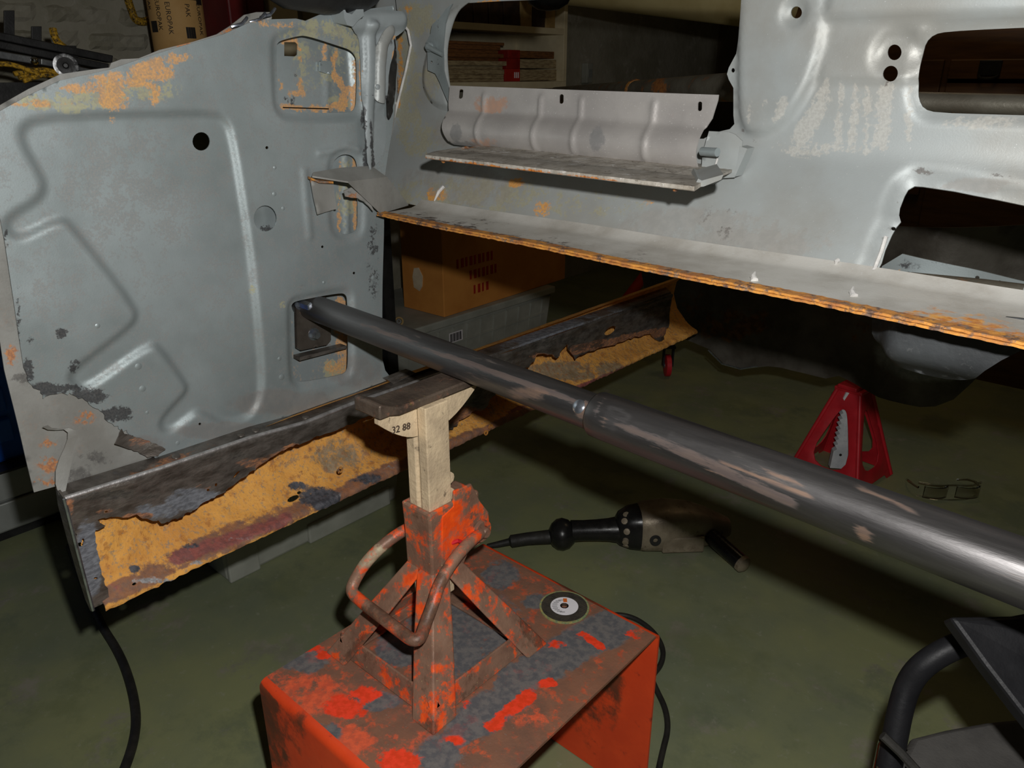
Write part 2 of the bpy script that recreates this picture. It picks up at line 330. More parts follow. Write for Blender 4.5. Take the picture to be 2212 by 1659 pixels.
def sheet(name, outer, holes, to3d, st, mat, parent, h=None, thick=.0015, nrm=None, attrs=None, smooth=True):
    """pressed sheet metal: outline + cut-outs in surface coordinates, relief h(points), real thickness"""
    loops = [densify(outer, st)] + [densify(q, st) for q in holes]
    lo = loops[0].min(0); hi = loops[0].max(0)
    gx, gy = np.meshgrid(np.arange(lo[0], hi[0], st), np.arange(lo[1], hi[1], st)); gy = gy + 0; gx[1::2] += st*.5
    G = np.stack([gx.ravel(), gy.ravel()], 1); keep = inpoly(G, loops[0]); G = G[keep]
    for q in loops[1:]: G = G[~inpoly(G, q)]
    for q in loops:
        if len(G): G = G[segdist(G, q) > st*.55]
    pts = list(G); edges = []
    for q in loops:
        n0 = len(pts); pts += list(q); m = len(q); edges += [(n0+i, n0+(i+1) % m) for i in range(m)]
    res = delaunay_2d_cdt([Vector((float(p[0]), float(p[1]))) for p in pts], edges, [], 0, 1e-7)
    V2 = np.array([[v.x, v.y] for v in res[0]]); T = [f for f in res[2]]
    T = np.array([f for f in T if len(f) == 3]); C = V2[T].mean(1); ok = inpoly(C, loops[0])
    for q in loops[1:]: ok &= ~inpoly(C, q)
    T = T[ok]; used = np.unique(T); remap = -np.ones(len(V2), int); remap[used] = np.arange(len(used)); V2 = V2[used]; T = remap[T]
    H = h(V2) if h is not None else np.zeros(len(V2))
    A = np.array(to3d(V2[:, 0], V2[:, 1], H)).T; Bk = np.array(to3d(V2[:, 0], V2[:, 1], H-thick)).T
    # boundary
    cnt = {}
    for t in T:
        for i in range(3):
            e = (int(t[i]), int(t[(i+1) % 3])); k = (min(e), max(e)); cnt.setdefault(k, []).append(e)
    be = [v[0] for v in cnt.values() if len(v) == 1]
    n = len(V2); verts = [tuple(q) for q in A]+[tuple(q) for q in Bk]; faces = [tuple(int(i) for i in t) for t in T]+[tuple(int(i)+n for i in t[::-1]) for t in T]
    for a, b in be:
        k = len(verts); verts += [tuple(A[a]), tuple(A[b]), tuple(Bk[b]), tuple(Bk[a])]; faces.append((k+1, k, k+3, k+2))
    me = bpy.data.meshes.new(name); me.from_pydata(verts, [], faces); me.update()
    me.polygons.foreach_set('use_smooth', [bool(smooth)]*len(me.polygons))
    o = obj(name, me, mat, parent)
    if attrs: setattrs(o, attrs)
    return o
def lx(P, X): return [tuple(PX(x, y, X).yz) for x, y in P]         # px list -> (Y,Z) on plane X
def ly(P, Y): return [tuple(PY(x, y, Y).xz) for x, y in P]         # px list -> (X,Z) on plane Y
def lz(P, Z): return [tuple(PZ(x, y, Z).xy) for x, y in P]
def mapX(X): return lambda a, b, h: (X+h, a, b)
def mapY(Y): return lambda a, b, h: (a, Y-h, b)
def mapZ(Z): return lambda a, b, h: (a, b, Z+h)
def dome(name, P, axis, r, hgt, mat, parent, n=12):
    return MB().lathe(Vector(P)-Vector(axis).normalized()*.001, axis, [(0, r), (hgt*.6, r*.92), (hgt, r*.6), (hgt*1.15, r*.1)], n).build(name, mat, parent)
def text_mesh(name, s, size, M, mat, parent, ext=.0002):
    cu = bpy.data.curves.new(name, 'FONT'); cu.body = s; cu.size = size; cu.extrude = ext; cu.align_x = 'CENTER'; cu.align_y = 'CENTER'; cu.resolution_u = 2
    t = bpy.data.objects.new(name, cu); COL.objects.link(t); dg = bpy.context.evaluated_depsgraph_get(); dg.update()
    me = bpy.data.meshes.new_from_object(t.evaluated_get(dg)); bpy.data.objects.remove(t); me.transform(M)
    return obj(name, me, mat, parent)
def frame(o, x, y):   # matrix with origin o, local x and y axes
    x = Vector(x).normalized(); y = Vector(y).normalized(); z = x.cross(y)
    return Matrix(((x.x, y.x, z.x, o[0]), (x.y, y.y, z.y, o[1]), (x.z, y.z, z.z, o[2]), (0, 0, 0, 1)))

# ================================================================== the room
mb = MB().box((-2.7, -1.2, -.1), (2.2, 5.2, 0)); struct(mb.build('floor', 'floor_paint', smooth=0))
mb = MB().box((-2.8, -1.2, 0), (-2.7, 5.2, 2.9)); struct(mb.build('wall_left', 'wall_paint', smooth=0))
wl = bpy.data.objects['wall_left']; INV[wl.name] = Matrix.Identity(4)
bm_ = []
for k in range(6):
    g_ = MB(); n_y, n_z = 10, 4
    gr = [[(random.uniform(-.004, .006)+(0 if 0 < i_ < n_y and 0 < j_ < n_z else -.012), -.1+.2*i_/n_y, -.031+.062*j_/n_z) for i_ in range(n_y+1)] for j_ in range(n_z+1)]
    g_.add([q for rr_ in gr for q in rr_], [(j_*(n_y+1)+i_, j_*(n_y+1)+i_+1, (j_+1)*(n_y+1)+i_+1, (j_+1)*(n_y+1)+i_) for j_ in range(n_z) for i_ in range(n_y)])
    o = g_.build('brick', 'wall_paint', wl, smooth=0); me_ = o.data; bpy.data.objects.remove(o); bm_.append(me_)
for row in range(9):
    for c_ in range(5):
        o = bpy.data.objects.new('brick', random.choice(bm_)); COL.objects.link(o); o.parent = wl
        o.location = (-2.698+.004, .52+c_*.212+(row % 2)*.106, 1.06+row*.073); o.scale = (1, random.uniform(.97, 1.0), random.uniform(.95, 1.0)); o.rotation_euler = (0, 0, 0)
mb = MB().box((-2.7, 5.1, 0), (2.2, 5.2, 2.9)); struct(mb.build('wall_back', 'wall_dark', smooth=0))
mb = MB().box((-2.8, -1.2, 2.9), (2.2, 5.2, 3.0)); struct(mb.build('ceiling', 'wall_dark', smooth=0))

# ================================================================== stripped car body
car = thing('car_body_shell', 'stripped bare grey steel car body shell with rusty cut open sill', 'car body', (-.95, .8, .45))
XP = -1.0
# ---- side panel with pressed pocket
pocket_px = chaikin([(75, 256), (200, 247), (330, 245), (460, 243), (492, 258), (506, 300), (527, 430), (546, 560), (560, 700), (570, 820), (564, 872), (542, 902), (505, 914),
    (473, 913), (452, 900), (430, 890), (408, 905), (371, 934), (350, 930), (346, 910), (381, 871), (406, 845), (400, 826), (348, 755), (328, 744), (189, 845), (165, 838),
    (149, 818), (165, 795), (272, 715), (296, 690), (290, 662), (157, 490), (133, 474), (55, 513), (28, 512), (12, 490), (22, 467), (85, 430), (97, 405), (88, 378), (50, 312), (45, 280)], 2)
pocket = np.array(lx(pocket_px, XP))
op_lo = chaikin([(632, 668), (636, 655), (652, 650), (738, 634), (752, 637), (756, 652), (757, 790), (752, 806), (738, 812), (660, 827), (644, 825), (636, 812)], 2)
op_up = chaikin([(602, 100), (607, 90), (620, 85), (648, 78), (667, 76), (740, 100), (762, 107), (774, 120), (777, 135), (777, 215), (772, 238), (755, 245), (630, 243), (612, 236), (605, 220)], 2)
slot = chaikin([(723, 375), (723, 352), (736, 337), (752, 333), (768, 338), (776, 352), (777, 375), (777, 485), (772, 500), (752, 508), (733, 502), (724, 485)], 2)
holesP = [op_lo, op_up, slot, circ(440, 306, 19, 20, 20), circ(573, 472, 25, 28, 24), circ(577, 319, 3.5, n=8), circ(696, 533, 3, n=8), circ(765, 590, 3, n=8), circ(432, 916, 3, n=8)]
H3 = [lx(q, XP) for q in holesP]
def panel_h(p):
    h = -.0065*sstep(sd(p, pocket), -.005, .0065)
    for q, dep, wd in ((H3[0], .005, .013), (H3[1], .006, .016), (H3[2], .0045, .016)):
        d = segdist(p, q); h -= dep*(1-sstep(d, .001, wd))
    # raised vertical swage beside the slot and crease above it
    c = np.array(lx([(658, 370), (662, 430), (668, 510)], XP)); h += .0022*(1-sstep(segdist(p, c, False), 0, .010))
    c = np.array(lx([(690, 332), (720, 325), (750, 316), (775, 324)], XP)); h += .003*(1-sstep(segdist(p, c, False), 0, .008))
    h += (vnoise(p[:, 0], p[:, 1], 9, 3)-.5)*.002
    return h
outP = [(-60, 268), (0, 240), (60, 207), (130, 174), (238, 150), (300, 128), (380, 103), (480, 75), (540, 48), (575, 42), (640, 40), (660, 45), (690, 32), (775, 22), (850, 12), (858, 120), (856, 200), (848, 280), (838, 340),
        (829, 400), (829, 490), (827, 600), (826, 700), (826, 775), (832, 800), (846, 818), (760, 850), (640, 893), (500, 942), (400, 976), (340, 992)] + \
       rag([(318, 978), (283, 938), (258, 926), (230, 908), (222, 893), (190, 868), (150, 850), (118, 852), (94, 860), (86, 842), (66, 830), (60, 812)], 3.5, 7) + [(52, 795), (40, 720), (25, 620), (10, 520), (0, 470), (-60, 440)]
panel = sheet('side_panel', lx(outP, XP), H3, mapX(XP), .0042, 'panel_steel', car, panel_h, .0016, attrs={
    'rust': blobs([(330, 150, 60, 34, .95), (260, 175, 80, 26, .8), (200, 190, 90, 18, .75), (80, 225, 110, 10, .7), (245, 215, 40, 35, .85), (330, 195, 20, 50, .75), (240, 255, 14, 16, .6), (385, 125, 40, 14, .7), (600, 55, 60, 10, .6), (560, 45, 40, 6, .7), (780, 150, 5, 90, .8)]),
    'yellow': blobs([(150, 220, 140, 30, .75), (300, 190, 120, 40, .6), (690, 65, 100, 30, .62), (760, 90, 40, 60, .55), (620, 70, 40, 20, .5), (545, 625, 12, 20, .55), (612, 660, 10, 12, .6)]),
    'dark': blobs([(133, 720, 16, 16, .9), (65, 733, 14, 12, .8), (160, 790, 18, 20, .7), (795, 330, 14, 60, .85), (785, 260, 8, 40, .8), (805, 560, 22, 120, .45), (110, 842, 60, 20, .95), (190, 856, 60, 22, .95), (250, 895, 50, 22, .9), (60, 800, 18, 34, .85), (150, 838, 60, 12, .8), (12, 520, 6, 40, .6), (40, 690, 6, 90, .75), (650, 690, 20, 120, .25)]),
    'warm': blobs([(760, 800, 90, 60, .8), (640, 870, 190, 40, .75), (480, 930, 160, 26, .7), (300, 960, 80, 30, .6)]),
    'speckle': blobs([(300, 420, 260, 190, .55), (120, 650, 120, 120, .45), (690, 560, 120, 200, .45)], .3)})
sub(panel)
for (x, y, r) in [(211, 704, 5), (264, 722, 6), (299, 792, 7), (308, 840, 7), (318, 891, 5), (593, 419, 5), (612, 450, 5), (597, 700, 6), (604, 775, 5), (609, 815, 7), (700, 480, 4), (594, 362, 4), (798, 476, 5), (807, 600, 6), (384, 957, 6), (700, 610, 4)]:
    p = PX(x, y, XP); dome('spot_weld', (XP - (.006 if inpoly(np.array([[p.y, p.z]]), pocket)[0] else 0), p.y, p.z), (1, 0, 0), r*.00072, .0014, 'panel_steel', panel)
# folded lip behind the top edge
lipP = [(-30, 252), (0, 226), (60, 192), (130, 160), (200, 150), (236, 146), (240, 136), (262, 128), (300, 126), (345, 108), (420, 90), (470, 74), (500, 55), (530, 32), (556, 26), (585, 26), (590, 38), (580, 60), (480, 95), (380, 125), (240, 170), (60, 230), (-30, 275)]
sheet('top_lip', lx(lipP, XP-.014), [], mapX(XP-.014), .008, 'grey_sheet', car, lambda p: .010*(vnoise(p[:, 0], p[:, 1], 14, 2)-.5), .002, attrs={'rust': blobs([(520, 70, 60, 14, .8), (400, 95, 60, 8, .6)])})
for k, (x, y) in enumerate([(500, 58), (540, 48), (562, 38)]):
    p = PX(x, y, XP-.004); MB().tube([p, p+Vector((.006, .012, .004)), p+Vector((.004, .022, .012))], .002, 6).build('bent_wire_clip', 'zinc_bolt', car)
# ---- plate under the torn corner, with bright edge strip
plP = [(-70, 430), (4, 440), (24, 560), (48, 700), (62, 790), (150, 830), (250, 880), (350, 960), (345, 1000), (230, 1030), (128, 1049), (74, 1064), (10, 800), (-30, 560)]
plate = sheet('corner_plate', lx(plP, XP-.006), [circ(26, 754, 6, 4, 10), circ(27, 796, 3, n=8)], None or [mapX(XP-.006)][0] if False else mapX(XP-.006), .006, 'grey_sheet', car,
    lambda p: (vnoise(p[:, 0], p[:, 1], 16, 5)-.5)*.004, .002, attrs={'rust': blobs([(115, 1000, 40, 26, .75), (24, 770, 20, 30, .6), (180, 900, 40, 20, .45), (110, 960, 26, 16, .6), (100, 1040, 60, 12, .5)], .12),
    'dark': blobs([(165, 1030, 40, 26, .7), (210, 985, 50, 30, .55), (60, 815, 40, 14, .8)], .15)})
# loose cut strip and curled tab hanging on that corner
pts = [PX(x, y, XP+d) for x, y, d in ((98, 920, .010), (108, 926, .006), (122, 927, .004), (143, 925, .006), (155, 931, .008), (158, 944, .008), (150, 962, .006), (144, 985, .006), (138, 1010, .008), (134, 1040, .012), (134, 1066, .016))]
mb = MB(); wd = [.0035, .003, .003, .0035, .005, .007, .006, .009, .010, .008, .004]
loops = [[q+Vector((0, -b, 0)), q+Vector((.0016, -b, 0)), q+Vector((.0016, b*.8, 0)), q+Vector((0, b*.8, 0))] for q, b in zip(pts, wd)]
mb.loft(loops).build('cut_strip', 'grey_sheet', car, smooth=30)
sheet('curled_tab', lx(rag([(243, 955), (264, 928), (270, 938), (330, 956), (352, 966), (340, 985), (322, 990), (300, 978), (272, 968)], 1.2, 8), XP+.008), [], mapX(XP+.008), .004, 'ground_steel', car,
      lambda p: .012*((p[:, 0]-p[:, 0].min())/(np.ptp(p[:, 0])+1e-6)-.5)**2*4-.004, .0018, attrs={'rust': blobs([(300, 955, 40, 20, .6)]), 'dark': blobs([(300, 960, 30, 10, .4)])})
# ---- plates seen through the openings
ip = sheet('inner_plate', lx([(575, 45), (815, 80), (815, 275), (575, 275)], XP-.042), [lx(q, XP-.042) for q in ([(614, 91), (638, 91), (643, 96), (642, 118), (637, 122), (614, 121)], [(611, 231), (711, 234), (711, 236.5), (611, 233.5)])], mapX(XP-.042), .006, 'panel_steel', car,
    lambda p: .003*(1-sstep(segdist(p, np.array(lx([(706, 80), (706, 260)], XP-.042)), False), 0, .006))+.010*sstep(p[:, 0], PX(755, 180, XP-.042).y, PX(765, 180, XP-.042).y), .0016, attrs={
    'rust': blobs([(643, 92, 648, 125, 5, 1.0), (615, 90, 643, 90, 4, .9), (624, 168, 646, 170, 3, .95), (648, 172, 652, 206, 6, 1.0), (622, 200, 650, 204, 3, .8), (730, 110, 718, 128, 5, .9), (718, 128, 722, 165, 5, .95), (722, 165, 745, 192, 9, 1.), (745, 192, 740, 230, 11, 1.), (710, 232, 745, 230, 7, 1.), (612, 232, 712, 234, 5, .8), (770, 140, 765, 245, 12, .9), (700, 95, 700, 130, 5, .8), (606, 170, 608, 200, 4, .8), (690, 242, 40, 5, .8)], .12),
    'yellow': blobs([(690, 150, 110, 100, .32), (640, 110, 40, 30, .45), (730, 220, 40, 30, .5)], .05), 'dark': blobs([(660, 228, 50, 5, .8), (640, 162, 16, 4, .9), (625, 215, 20, 14, .5)]), 'speckle': blobs([(690, 160, 120, 90, .3)])})
sub(ip)
sheet('small_tab', lx([(692, 134), (695, 131), (714, 132), (717, 134), (716, 160), (705, 159), (692, 154)], XP-.036), [], mapX(XP-.036), .004, 'panel_steel', ip, None, .004)
ip2 = sheet('inner_sill_plate', lx([(600, 605), (790, 600), (790, 860), (600, 870)], XP-.055), [], mapX(XP-.055), .006, 'panel_steel', car, None, .0016, attrs={
    'rust': blobs([(735, 660, 16, 22, 1.), (735, 720, 20, 30, .9), (660, 660, 20, 20, .9), (740, 770, 26, 60, .75), (748, 745, 6, 60, .9), (720, 790, 24, 40, .6)], .2), 'yellow': blobs([(725, 800, 34, 40, .8)]), 'dark': blobs([(680, 745, 60, 6, .6)])})
mb = MB(); a = [PX(634, 766, XP-.05), PX(735, 742, XP-.05), PX(735, 748, XP-.05), PX(634, 774, XP-.05)]
mb.hexa(a, [q+Vector((.018, 0, 0)) for q in a]).build('sill_ledge', 'ground_steel', sub(ip2), smooth=0)
sheet('slot_backing', lx([(705, 320), (800, 320), (800, 525), (705, 525)], XP-.026), [], mapX(XP-.026), .006, 'panel_steel', car,
      lambda p: .004*(1-sstep(segdist(p, np.array(lx([(746, 320), (750, 525)], XP-.026)), False), .001, .006)), .0016, attrs={'rust': blobs([(765, 340, 768, 510, 5, .95), (735, 340, 731, 510, 4, .85)]), 'yellow': blobs([(750, 420, 30, 100, .55)])})
sheet('hole_backing', lx([(535, 425), (612, 425), (612, 520), (535, 520)], XP-.018), [], mapX(XP-.018), .004, 'panel_steel', car, lambda p: .01*vnoise(p[:, 0], p[:, 1], 40, 4), .0016, attrs={'dark': blobs([(575, 495, 30, 12, .7)])})

# ---- door pillar
pil_px = [(740, 20), (748, 12), (772, 6), (776, 22), (862, 23), (872, 34), (878, 50), (876, 62), (864, 74), (850, 82), (853, 108), (840, 150), (838, 206), (830, 222), (836, 300), (824, 345), (806, 362), (788, 368), (784, 300), (782, 210), (778, 100), (774, 78), (758, 70), (748, 58)]
c1 = np.array(lx([(796, 60), (798, 140), (794, 230), (790, 360)], XP+.006)); c2 = np.array(lx([(836, 70), (822, 100), (817, 160), (816, 222)], XP+.006))
def pil_h(p):
    h = .009*np.sqrt(np.clip(1-(segdist(p, c1, False)/.011)**2, 0, 1)) + .002*np.sqrt(np.clip(1-(segdist(p, c2, False)/.011)**2, 0, 1))
    t = np.array(lx([(742, 60), (760, 50), (790, 45), (860, 40)], XP+.006)); return h+.012*(1-sstep(segdist(p, t, False), .004, .022))
pil = sheet('door_pillar', lx(chaikin(pil_px, 1), XP+.006), [lx([(829, 226), (838, 224), (840, 236), (834, 262), (830, 250)], XP+.006)], mapX(XP+.006), .0034, 'pillar_steel', car, pil_h, .0016, attrs={
    'rust': blobs([(757, 26, 762, 50, 6, .9), (770, 15, 774, 40, 4, .9), (845, 80, 12, 8, .8), (850, 110, 846, 220, 4, .7), (782, 150, 784, 220, 2, .8)]), 'dark': blobs([(775, 36, 12, 10, .95), (780, 330, 792, 365, 7, .9), (800, 260, 806, 362, 5, .8), (787, 230, 790, 320, 5, .8), (846, 90, 10, 14, .8), (835, 215, 12, 10, .8), (800, 207, 30, 2, .7)])})
sub(pil)
hc_px = chaikin([(838, 52), (852, 58), (850, 74), (840, 90), (833, 120), (831, 214), (826, 224), (808, 221), (804, 205), (805, 130), (810, 95), (824, 66)], 2)
c3 = np.array(lx([(838, 66), (823, 95), (818, 140), (817, 218)], XP+.010))
sheet('hinge_channel', lx(hc_px, XP+.010), [], mapX(XP+.010), .0028, 'firewall_steel', pil, lambda p: .010*np.sqrt(np.clip(1-(segdist(p, c3, False)/.0115)**2, 0, 1)), .0016)
sheet('rubber_seal', lx(chaikin([(848, 78), (856, 88), (858, 150), (853, 215), (846, 250), (838, 262), (836, 222), (840, 130)], 1), XP+.004), [], mapX(XP+.004), .004, 'black_rubber', pil, lambda p: (vnoise(p[:, 0], p[:, 1], 120, 2)-.5)*.003, .003)
for x, y in ((827, 131), (822, 148), (826, 170), (817, 188)):
    p = PX(x, y, XP+.0185); dome('spot_weld', p, (1, -.2, 0), .0042, .0016, 'pillar_steel', pil)
tp = [PX(x, y, XP+.03) for x, y in ((742, 24), (744, 40), (750, 54), (762, 58), (774, 44), (786, 34))]
mb = MB(); mb.loft([[q, q+Vector((-.03, .0, .004)), q+Vector((-.03, 0, .020)), q+Vector((.0, 0, .016))] for q in tp]).build('hinge_lip', 'pillar_steel', pil, smooth=50)
pf = sheet('pillar_flange', lx(chaikin([(846, 72), (856, 90), (858, 160), (856, 235), (846, 300), (836, 300), (842, 220), (838, 210), (844, 140), (840, 100)], 1), XP-.012), [], mapX(XP-.012), .006, 'grey_sheet', car, None, .002, attrs={'rust': blobs([(846, 120, 846, 230, 4, .9), (866, 120, 864, 230, 4, .9)]), 'dark': blobs([(842, 85, 8, 14, .9), (845, 260, 5, 30, .9)])})

sheet('pillar_back', ly([(800, -40), (915, -40), (915, 120), (893, 180), (872, 240), (850, 310), (825, 372), (790, 372), (800, 200)], .955), [], mapY(.955), .008, 'firewall_steel', car, lambda p: (vnoise(p[:, 0], p[:, 1], 20, 2)-.5)*.006, .002, attrs={'rust': blobs([(866, 80, 864, 235, 8, .8)]), 'yellow': blobs([(880, 100, 30, 160, .7)]), 'dark': blobs([(850, 200, 14, 120, .8)])})
# ---- firewall: sloping toe board, bend, upright upper part
TY0, TZ0, TY1, TZ1 = .862, .905, .935, 1.027
TL = math.hypot(TY1-TY0, TZ1-TZ0)
def fw(px, py):
    r = ray(px, py)                              # toe board first
    k = (TZ1-TZ0)/(TY1-TY0); t = (TZ0-CAMZ-k*TY0)/(r.z-k*r.y); z = CAMZ+t*r.z
    if z <= TZ1: return (t*r.x, (z-TZ0)/(TZ1-TZ0)*TL)
    t = TY1/r.y; return (t*r.x, TL+CAMZ+t*r.z-TZ1)
def lf(P): return [fw(x, y) for x, y in P]
def fmap(a, s, h):
    q = np.clip((s-TL+.018)/.036, 0, 1); 
    # rounded bend: integrate the slope
    cy0, cz0 = (TY1-TY0)/TL, (TZ1-TZ0)/TL
    s0 = TL-.018; L = .036
    Y = TY0 + cy0*np.minimum(s, s0) + np.where(s > s0, cy0*L*(q-q*q/2), 0)
    Z = TZ0 + cz0*np.minimum(s, s0) + np.where(s > s0, L*(cz0*q+(1-cz0)*q*q/2), 0) + np.where(s > s0+L, s-s0-L, 0)
    ny = -(cz0*(1-q)+q); nz = cy0*(1-q)
    return (a, Y+ny*h, Z+nz*h)
outF = [(795, 372), (812, 360), (832, 318), (850, 262), (866, 205), (880, 150), (890, 98), (884, 66), (868, 42), (858, 20), (850, -60), (2420, -60), (2420, 700), (2212, 666), (1870, 608), (1500, 545), (1200, 495), (1000, 462), (880, 440), (830, 400)]
op1 = [(1002, 7), (990, 12), (978, 26), (966, 66), (959, 110), (958, 150), (964, 210), (975, 300), (1300, 300), (1520, 300), (1545, 286), (1576, 279), (1586, 268), (1584, 250), (1584, 190), (1574, 172), (1570, 160), (1574, 146), (1590, 116), (1597, 80), (1604, 30), (1612, -48), (1210, -48), (1200, -2), (1090, 2)]
op2 = chaikin([(1990, 118), (1998, 92), (2016, 74), (2045, 68), (2150, 62), (2300, 56), (2300, 252), (2150, 248), (2020, 244), (1992, 236), (1981, 215), (1980, 190), (1984, 150)], 1)
op3 = [(1872, 611), (1886, 585), (1900, 560), (1908, 532), (1922, 500), (1932, 482), (1942, 470), (1938, 455), (1940, 440), (1950, 414), (1958, 400), (1972, 392), (1990, 393), (2060, 403), (2100, 411), (2150, 420), (2250, 440), (2300, 450), (2260, 560), (2215, 600), (2200, 640), (2188, 672), (2090, 655), (1980, 632)]
holesF = [lf(q) for q in (op1, op2, op3, circ(1722, 27, 12, 13, 18), circ(1931, 113, 15, 17, 20), circ(1925, 159, 16, 17, 20), circ(1583, 152, 4, 5, 10), circ(1926, 485, 5, 4, 10))]
oval = np.array(lf(chaikin([(1604, -55), (1600, 60), (1598, 160), (1600, 250), (1612, 284), (1645, 290), (1690, 268), (1730, 224), (1762, 160), (1784, 80), (1790, 10), (1792, -55)], 2)))
y1 = np.array(lf([(1790, 40), (2420, 27)])); y2 = np.array(lf([(1760, 173), (2420, 182)]))
o2 = np.array(holesF[1]); o3 = np.array(holesF[2]); o1 = np.array(holesF[0]); bos = np.array(fw(1938, 118)); bos2 = np.array(fw(1722, 27))
def fire_h(p):
    h = .009*sstep(sd(p, oval), -.006, .006)
    right = sstep(p[:, 0], fw(1770, 100)[0], fw(1790, 100)[0])
    ya = np.interp(p[:, 0], y1[:, 0], y1[:, 1]); yb = np.interp(p[:, 0], y2[:, 0], y2[:, 1])
    inside = inpoly(p, oval)
    h = np.where(inside, h, h + right*(.007*sstep(p[:, 1]-ya, -.006, .006) + .0032*sstep(p[:, 1]-yb, -.003, .003)))
    d = np.hypot(p[:, 0]-bos[0], (p[:, 1]-bos[1])); h -= .006*(1-sstep(d, .017, .030))*sstep(p[:, 1]-bos[1], -.03, .005)
    d = np.hypot(p[:, 0]-bos2[0], (p[:, 1]-bos2[1])); h -= .007*(1-sstep(d, .008, .018))
    h -= .006*(1-sstep(segdist(p, o2), 0, .012)); h -= .012*(1-sstep(segdist(p, o3), 0, .020))
    return h + (vnoise(p[:, 0], p[:, 1], 8, 6)-.5)*.003
streaks = [(1790, 178, 1750, 240, 14, .8), (1775, 215, 1730, 300, 26, .9), (1818, 180, 1808, 330, 9, .85), (1848, 190, 1840, 320, 11, .9), (1874, 190, 1870, 330, 8, .8), (1915, 190, 1905, 310, 24, .95), (1962, 190, 1964, 300, 9, .75), (1695, 215, 1680, 255, 14, .9), (1650, 220, 1648, 270, 6, .7), (1620, 210, 1618, 270, 6, .7), (1780, 320, 150, 22, .55), (2100, 265, 140, 14, .6), (1740, 330, 80, 14, .8)]
fire = sheet('firewall', lf(outF), holesF, fmap, .0055, 'firewall_steel', car, fire_h, .0016, attrs={
    'pale': blobs(streaks, .08), 'yellow': blobs([(880, 200, 40, 160, .75), (900, 40, 60, 50, .8), (1000, 420, 260, 50, .62), (900, 300, 60, 60, .6), (1250, 440, 200, 40, .4)], .1),
    'rust': blobs([(1115, 395, 22, 14, .9), (1170, 450, 30, 24, .6), (940, 420, 30, 20, .8), (1400, 440, 30, 6, .5), (866, 120, 862, 230, 4, .9), (880, 20, 20, 10, .6), (1050, 4, 60, 3, .9)], .05),
    'warm': blobs([(1000, 400, 200, 60, .6), (1500, 500, 260, 70, .55), (1700, 520, 160, 70, .55), (960, 290, 40, 40, .7), (2100, 400, 140, 14, .8)]),
    'dark': blobs([(1985, 372, 40, 6, .8), (2100, 382, 110, 5, .6), (1900, 560, 1950, 420, 5, .5), (1915, 178, 12, 6, .9), (1625, 300, 12, 6, .8), (1605, 280, 6, 6, .9), (1560, 480, 70, 60, .32)], .05)})
sub(fire)
# bright sheet edge on the left border of the firewall
eb = [(806, 372), (830, 330), (850, 272), (866, 208), (880, 152), (891, 98), (885, 66), (868, 44)]
def F3(x, y, h=0.0):
    a, s = fw(x, y); q = fmap(np.array([a]), np.array([s]), np.array([h])); return Vector((float(q[0][0]), float(q[1][0]), float(q[2][0])))
MB().tube([F3(float(q[0]), float(q[1]), .0035) for q in densify(eb, 12, False)], .0022, 8).build('rolled_edge', 'weld_white', fire)
MB().tube([F3(x, y, .001) for x, y in [(1872, 608), (1890, 580), (1904, 545), (1914, 512)]], .0022, 8).build('rolled_edge', 'weld_white', fire)
for (x, y, dx, dy, r) in ((962, 405, -22, 30, .003), (1812, 565, -6, 8, .0026)):
    MB().tube([F3(x, y, .004), F3(x+dx*.4, y+dy*.4, .006), F3(x+dx, y+dy, .002)], [r, r, r*.4], 8).build('weld_bead', 'weld_white', fire)
# vent bezel ring with latch plate around the left end of the wide opening
bz = chaikin([(1012, 2), (985, 8), (950, 34), (924, 80), (908, 140), (905, 175), (912, 205), (930, 230), (958, 241), (976, 236), (972, 220), (962, 170), (958, 110), (966, 66), (980, 26), (1000, 8)], 2)
BY = TY1-.008
sheet('vent_bezel', ly(bz, BY), [ly(circ(905, 76, 2.5, 3, 8), BY)] if False else [], mapY(BY), .004, 'firewall_steel', car, lambda p: .006*(1-sstep(segdist(p, np.array(ly(bz, BY))), 0, .012))*-1, .002, attrs={'yellow': blobs([(930, 180, 30, 60, .5)]), 'warm': blobs([(930, 140, 40, 100, .5)])})
lp = [(978, 8), (963, 20), (950, 38), (934, 54), (930, 73), (919, 91), (921, 106), (924, 152), (938, 159), (948, 177), (973, 236), (975, 230), (967, 187), (958, 152), (955, 106), (960, 51), (971, 20)]
lat = sheet('latch_plate', ly(lp, BY-.014), [ly(circ(930, 134, 3, n=8), BY-.014), ly(circ(948, 34, 2, 5, 8), BY-.014)], mapY(BY-.014), .004, 'panel_steel', car, lambda p: (vnoise(p[:, 0], p[:, 1], 30, 8)-.5)*.004, .0025, attrs={'dark': blobs([(945, 100, 14, 100, .3)])})
sub(lat)
p = PY(929, 101, BY-.016); mb = MB().lathe(p, (0, -1, 0), [(0, .0075), (.004, .0075), (.005, .005), (.008, .004), (.009, .001)], 16)
q = PY(956, 118, BY-.020); mb.tube([p+Vector((0, -.005, 0)), q], [.0045, .0035], 10).build('latch_lever', 'panel_steel', lat)

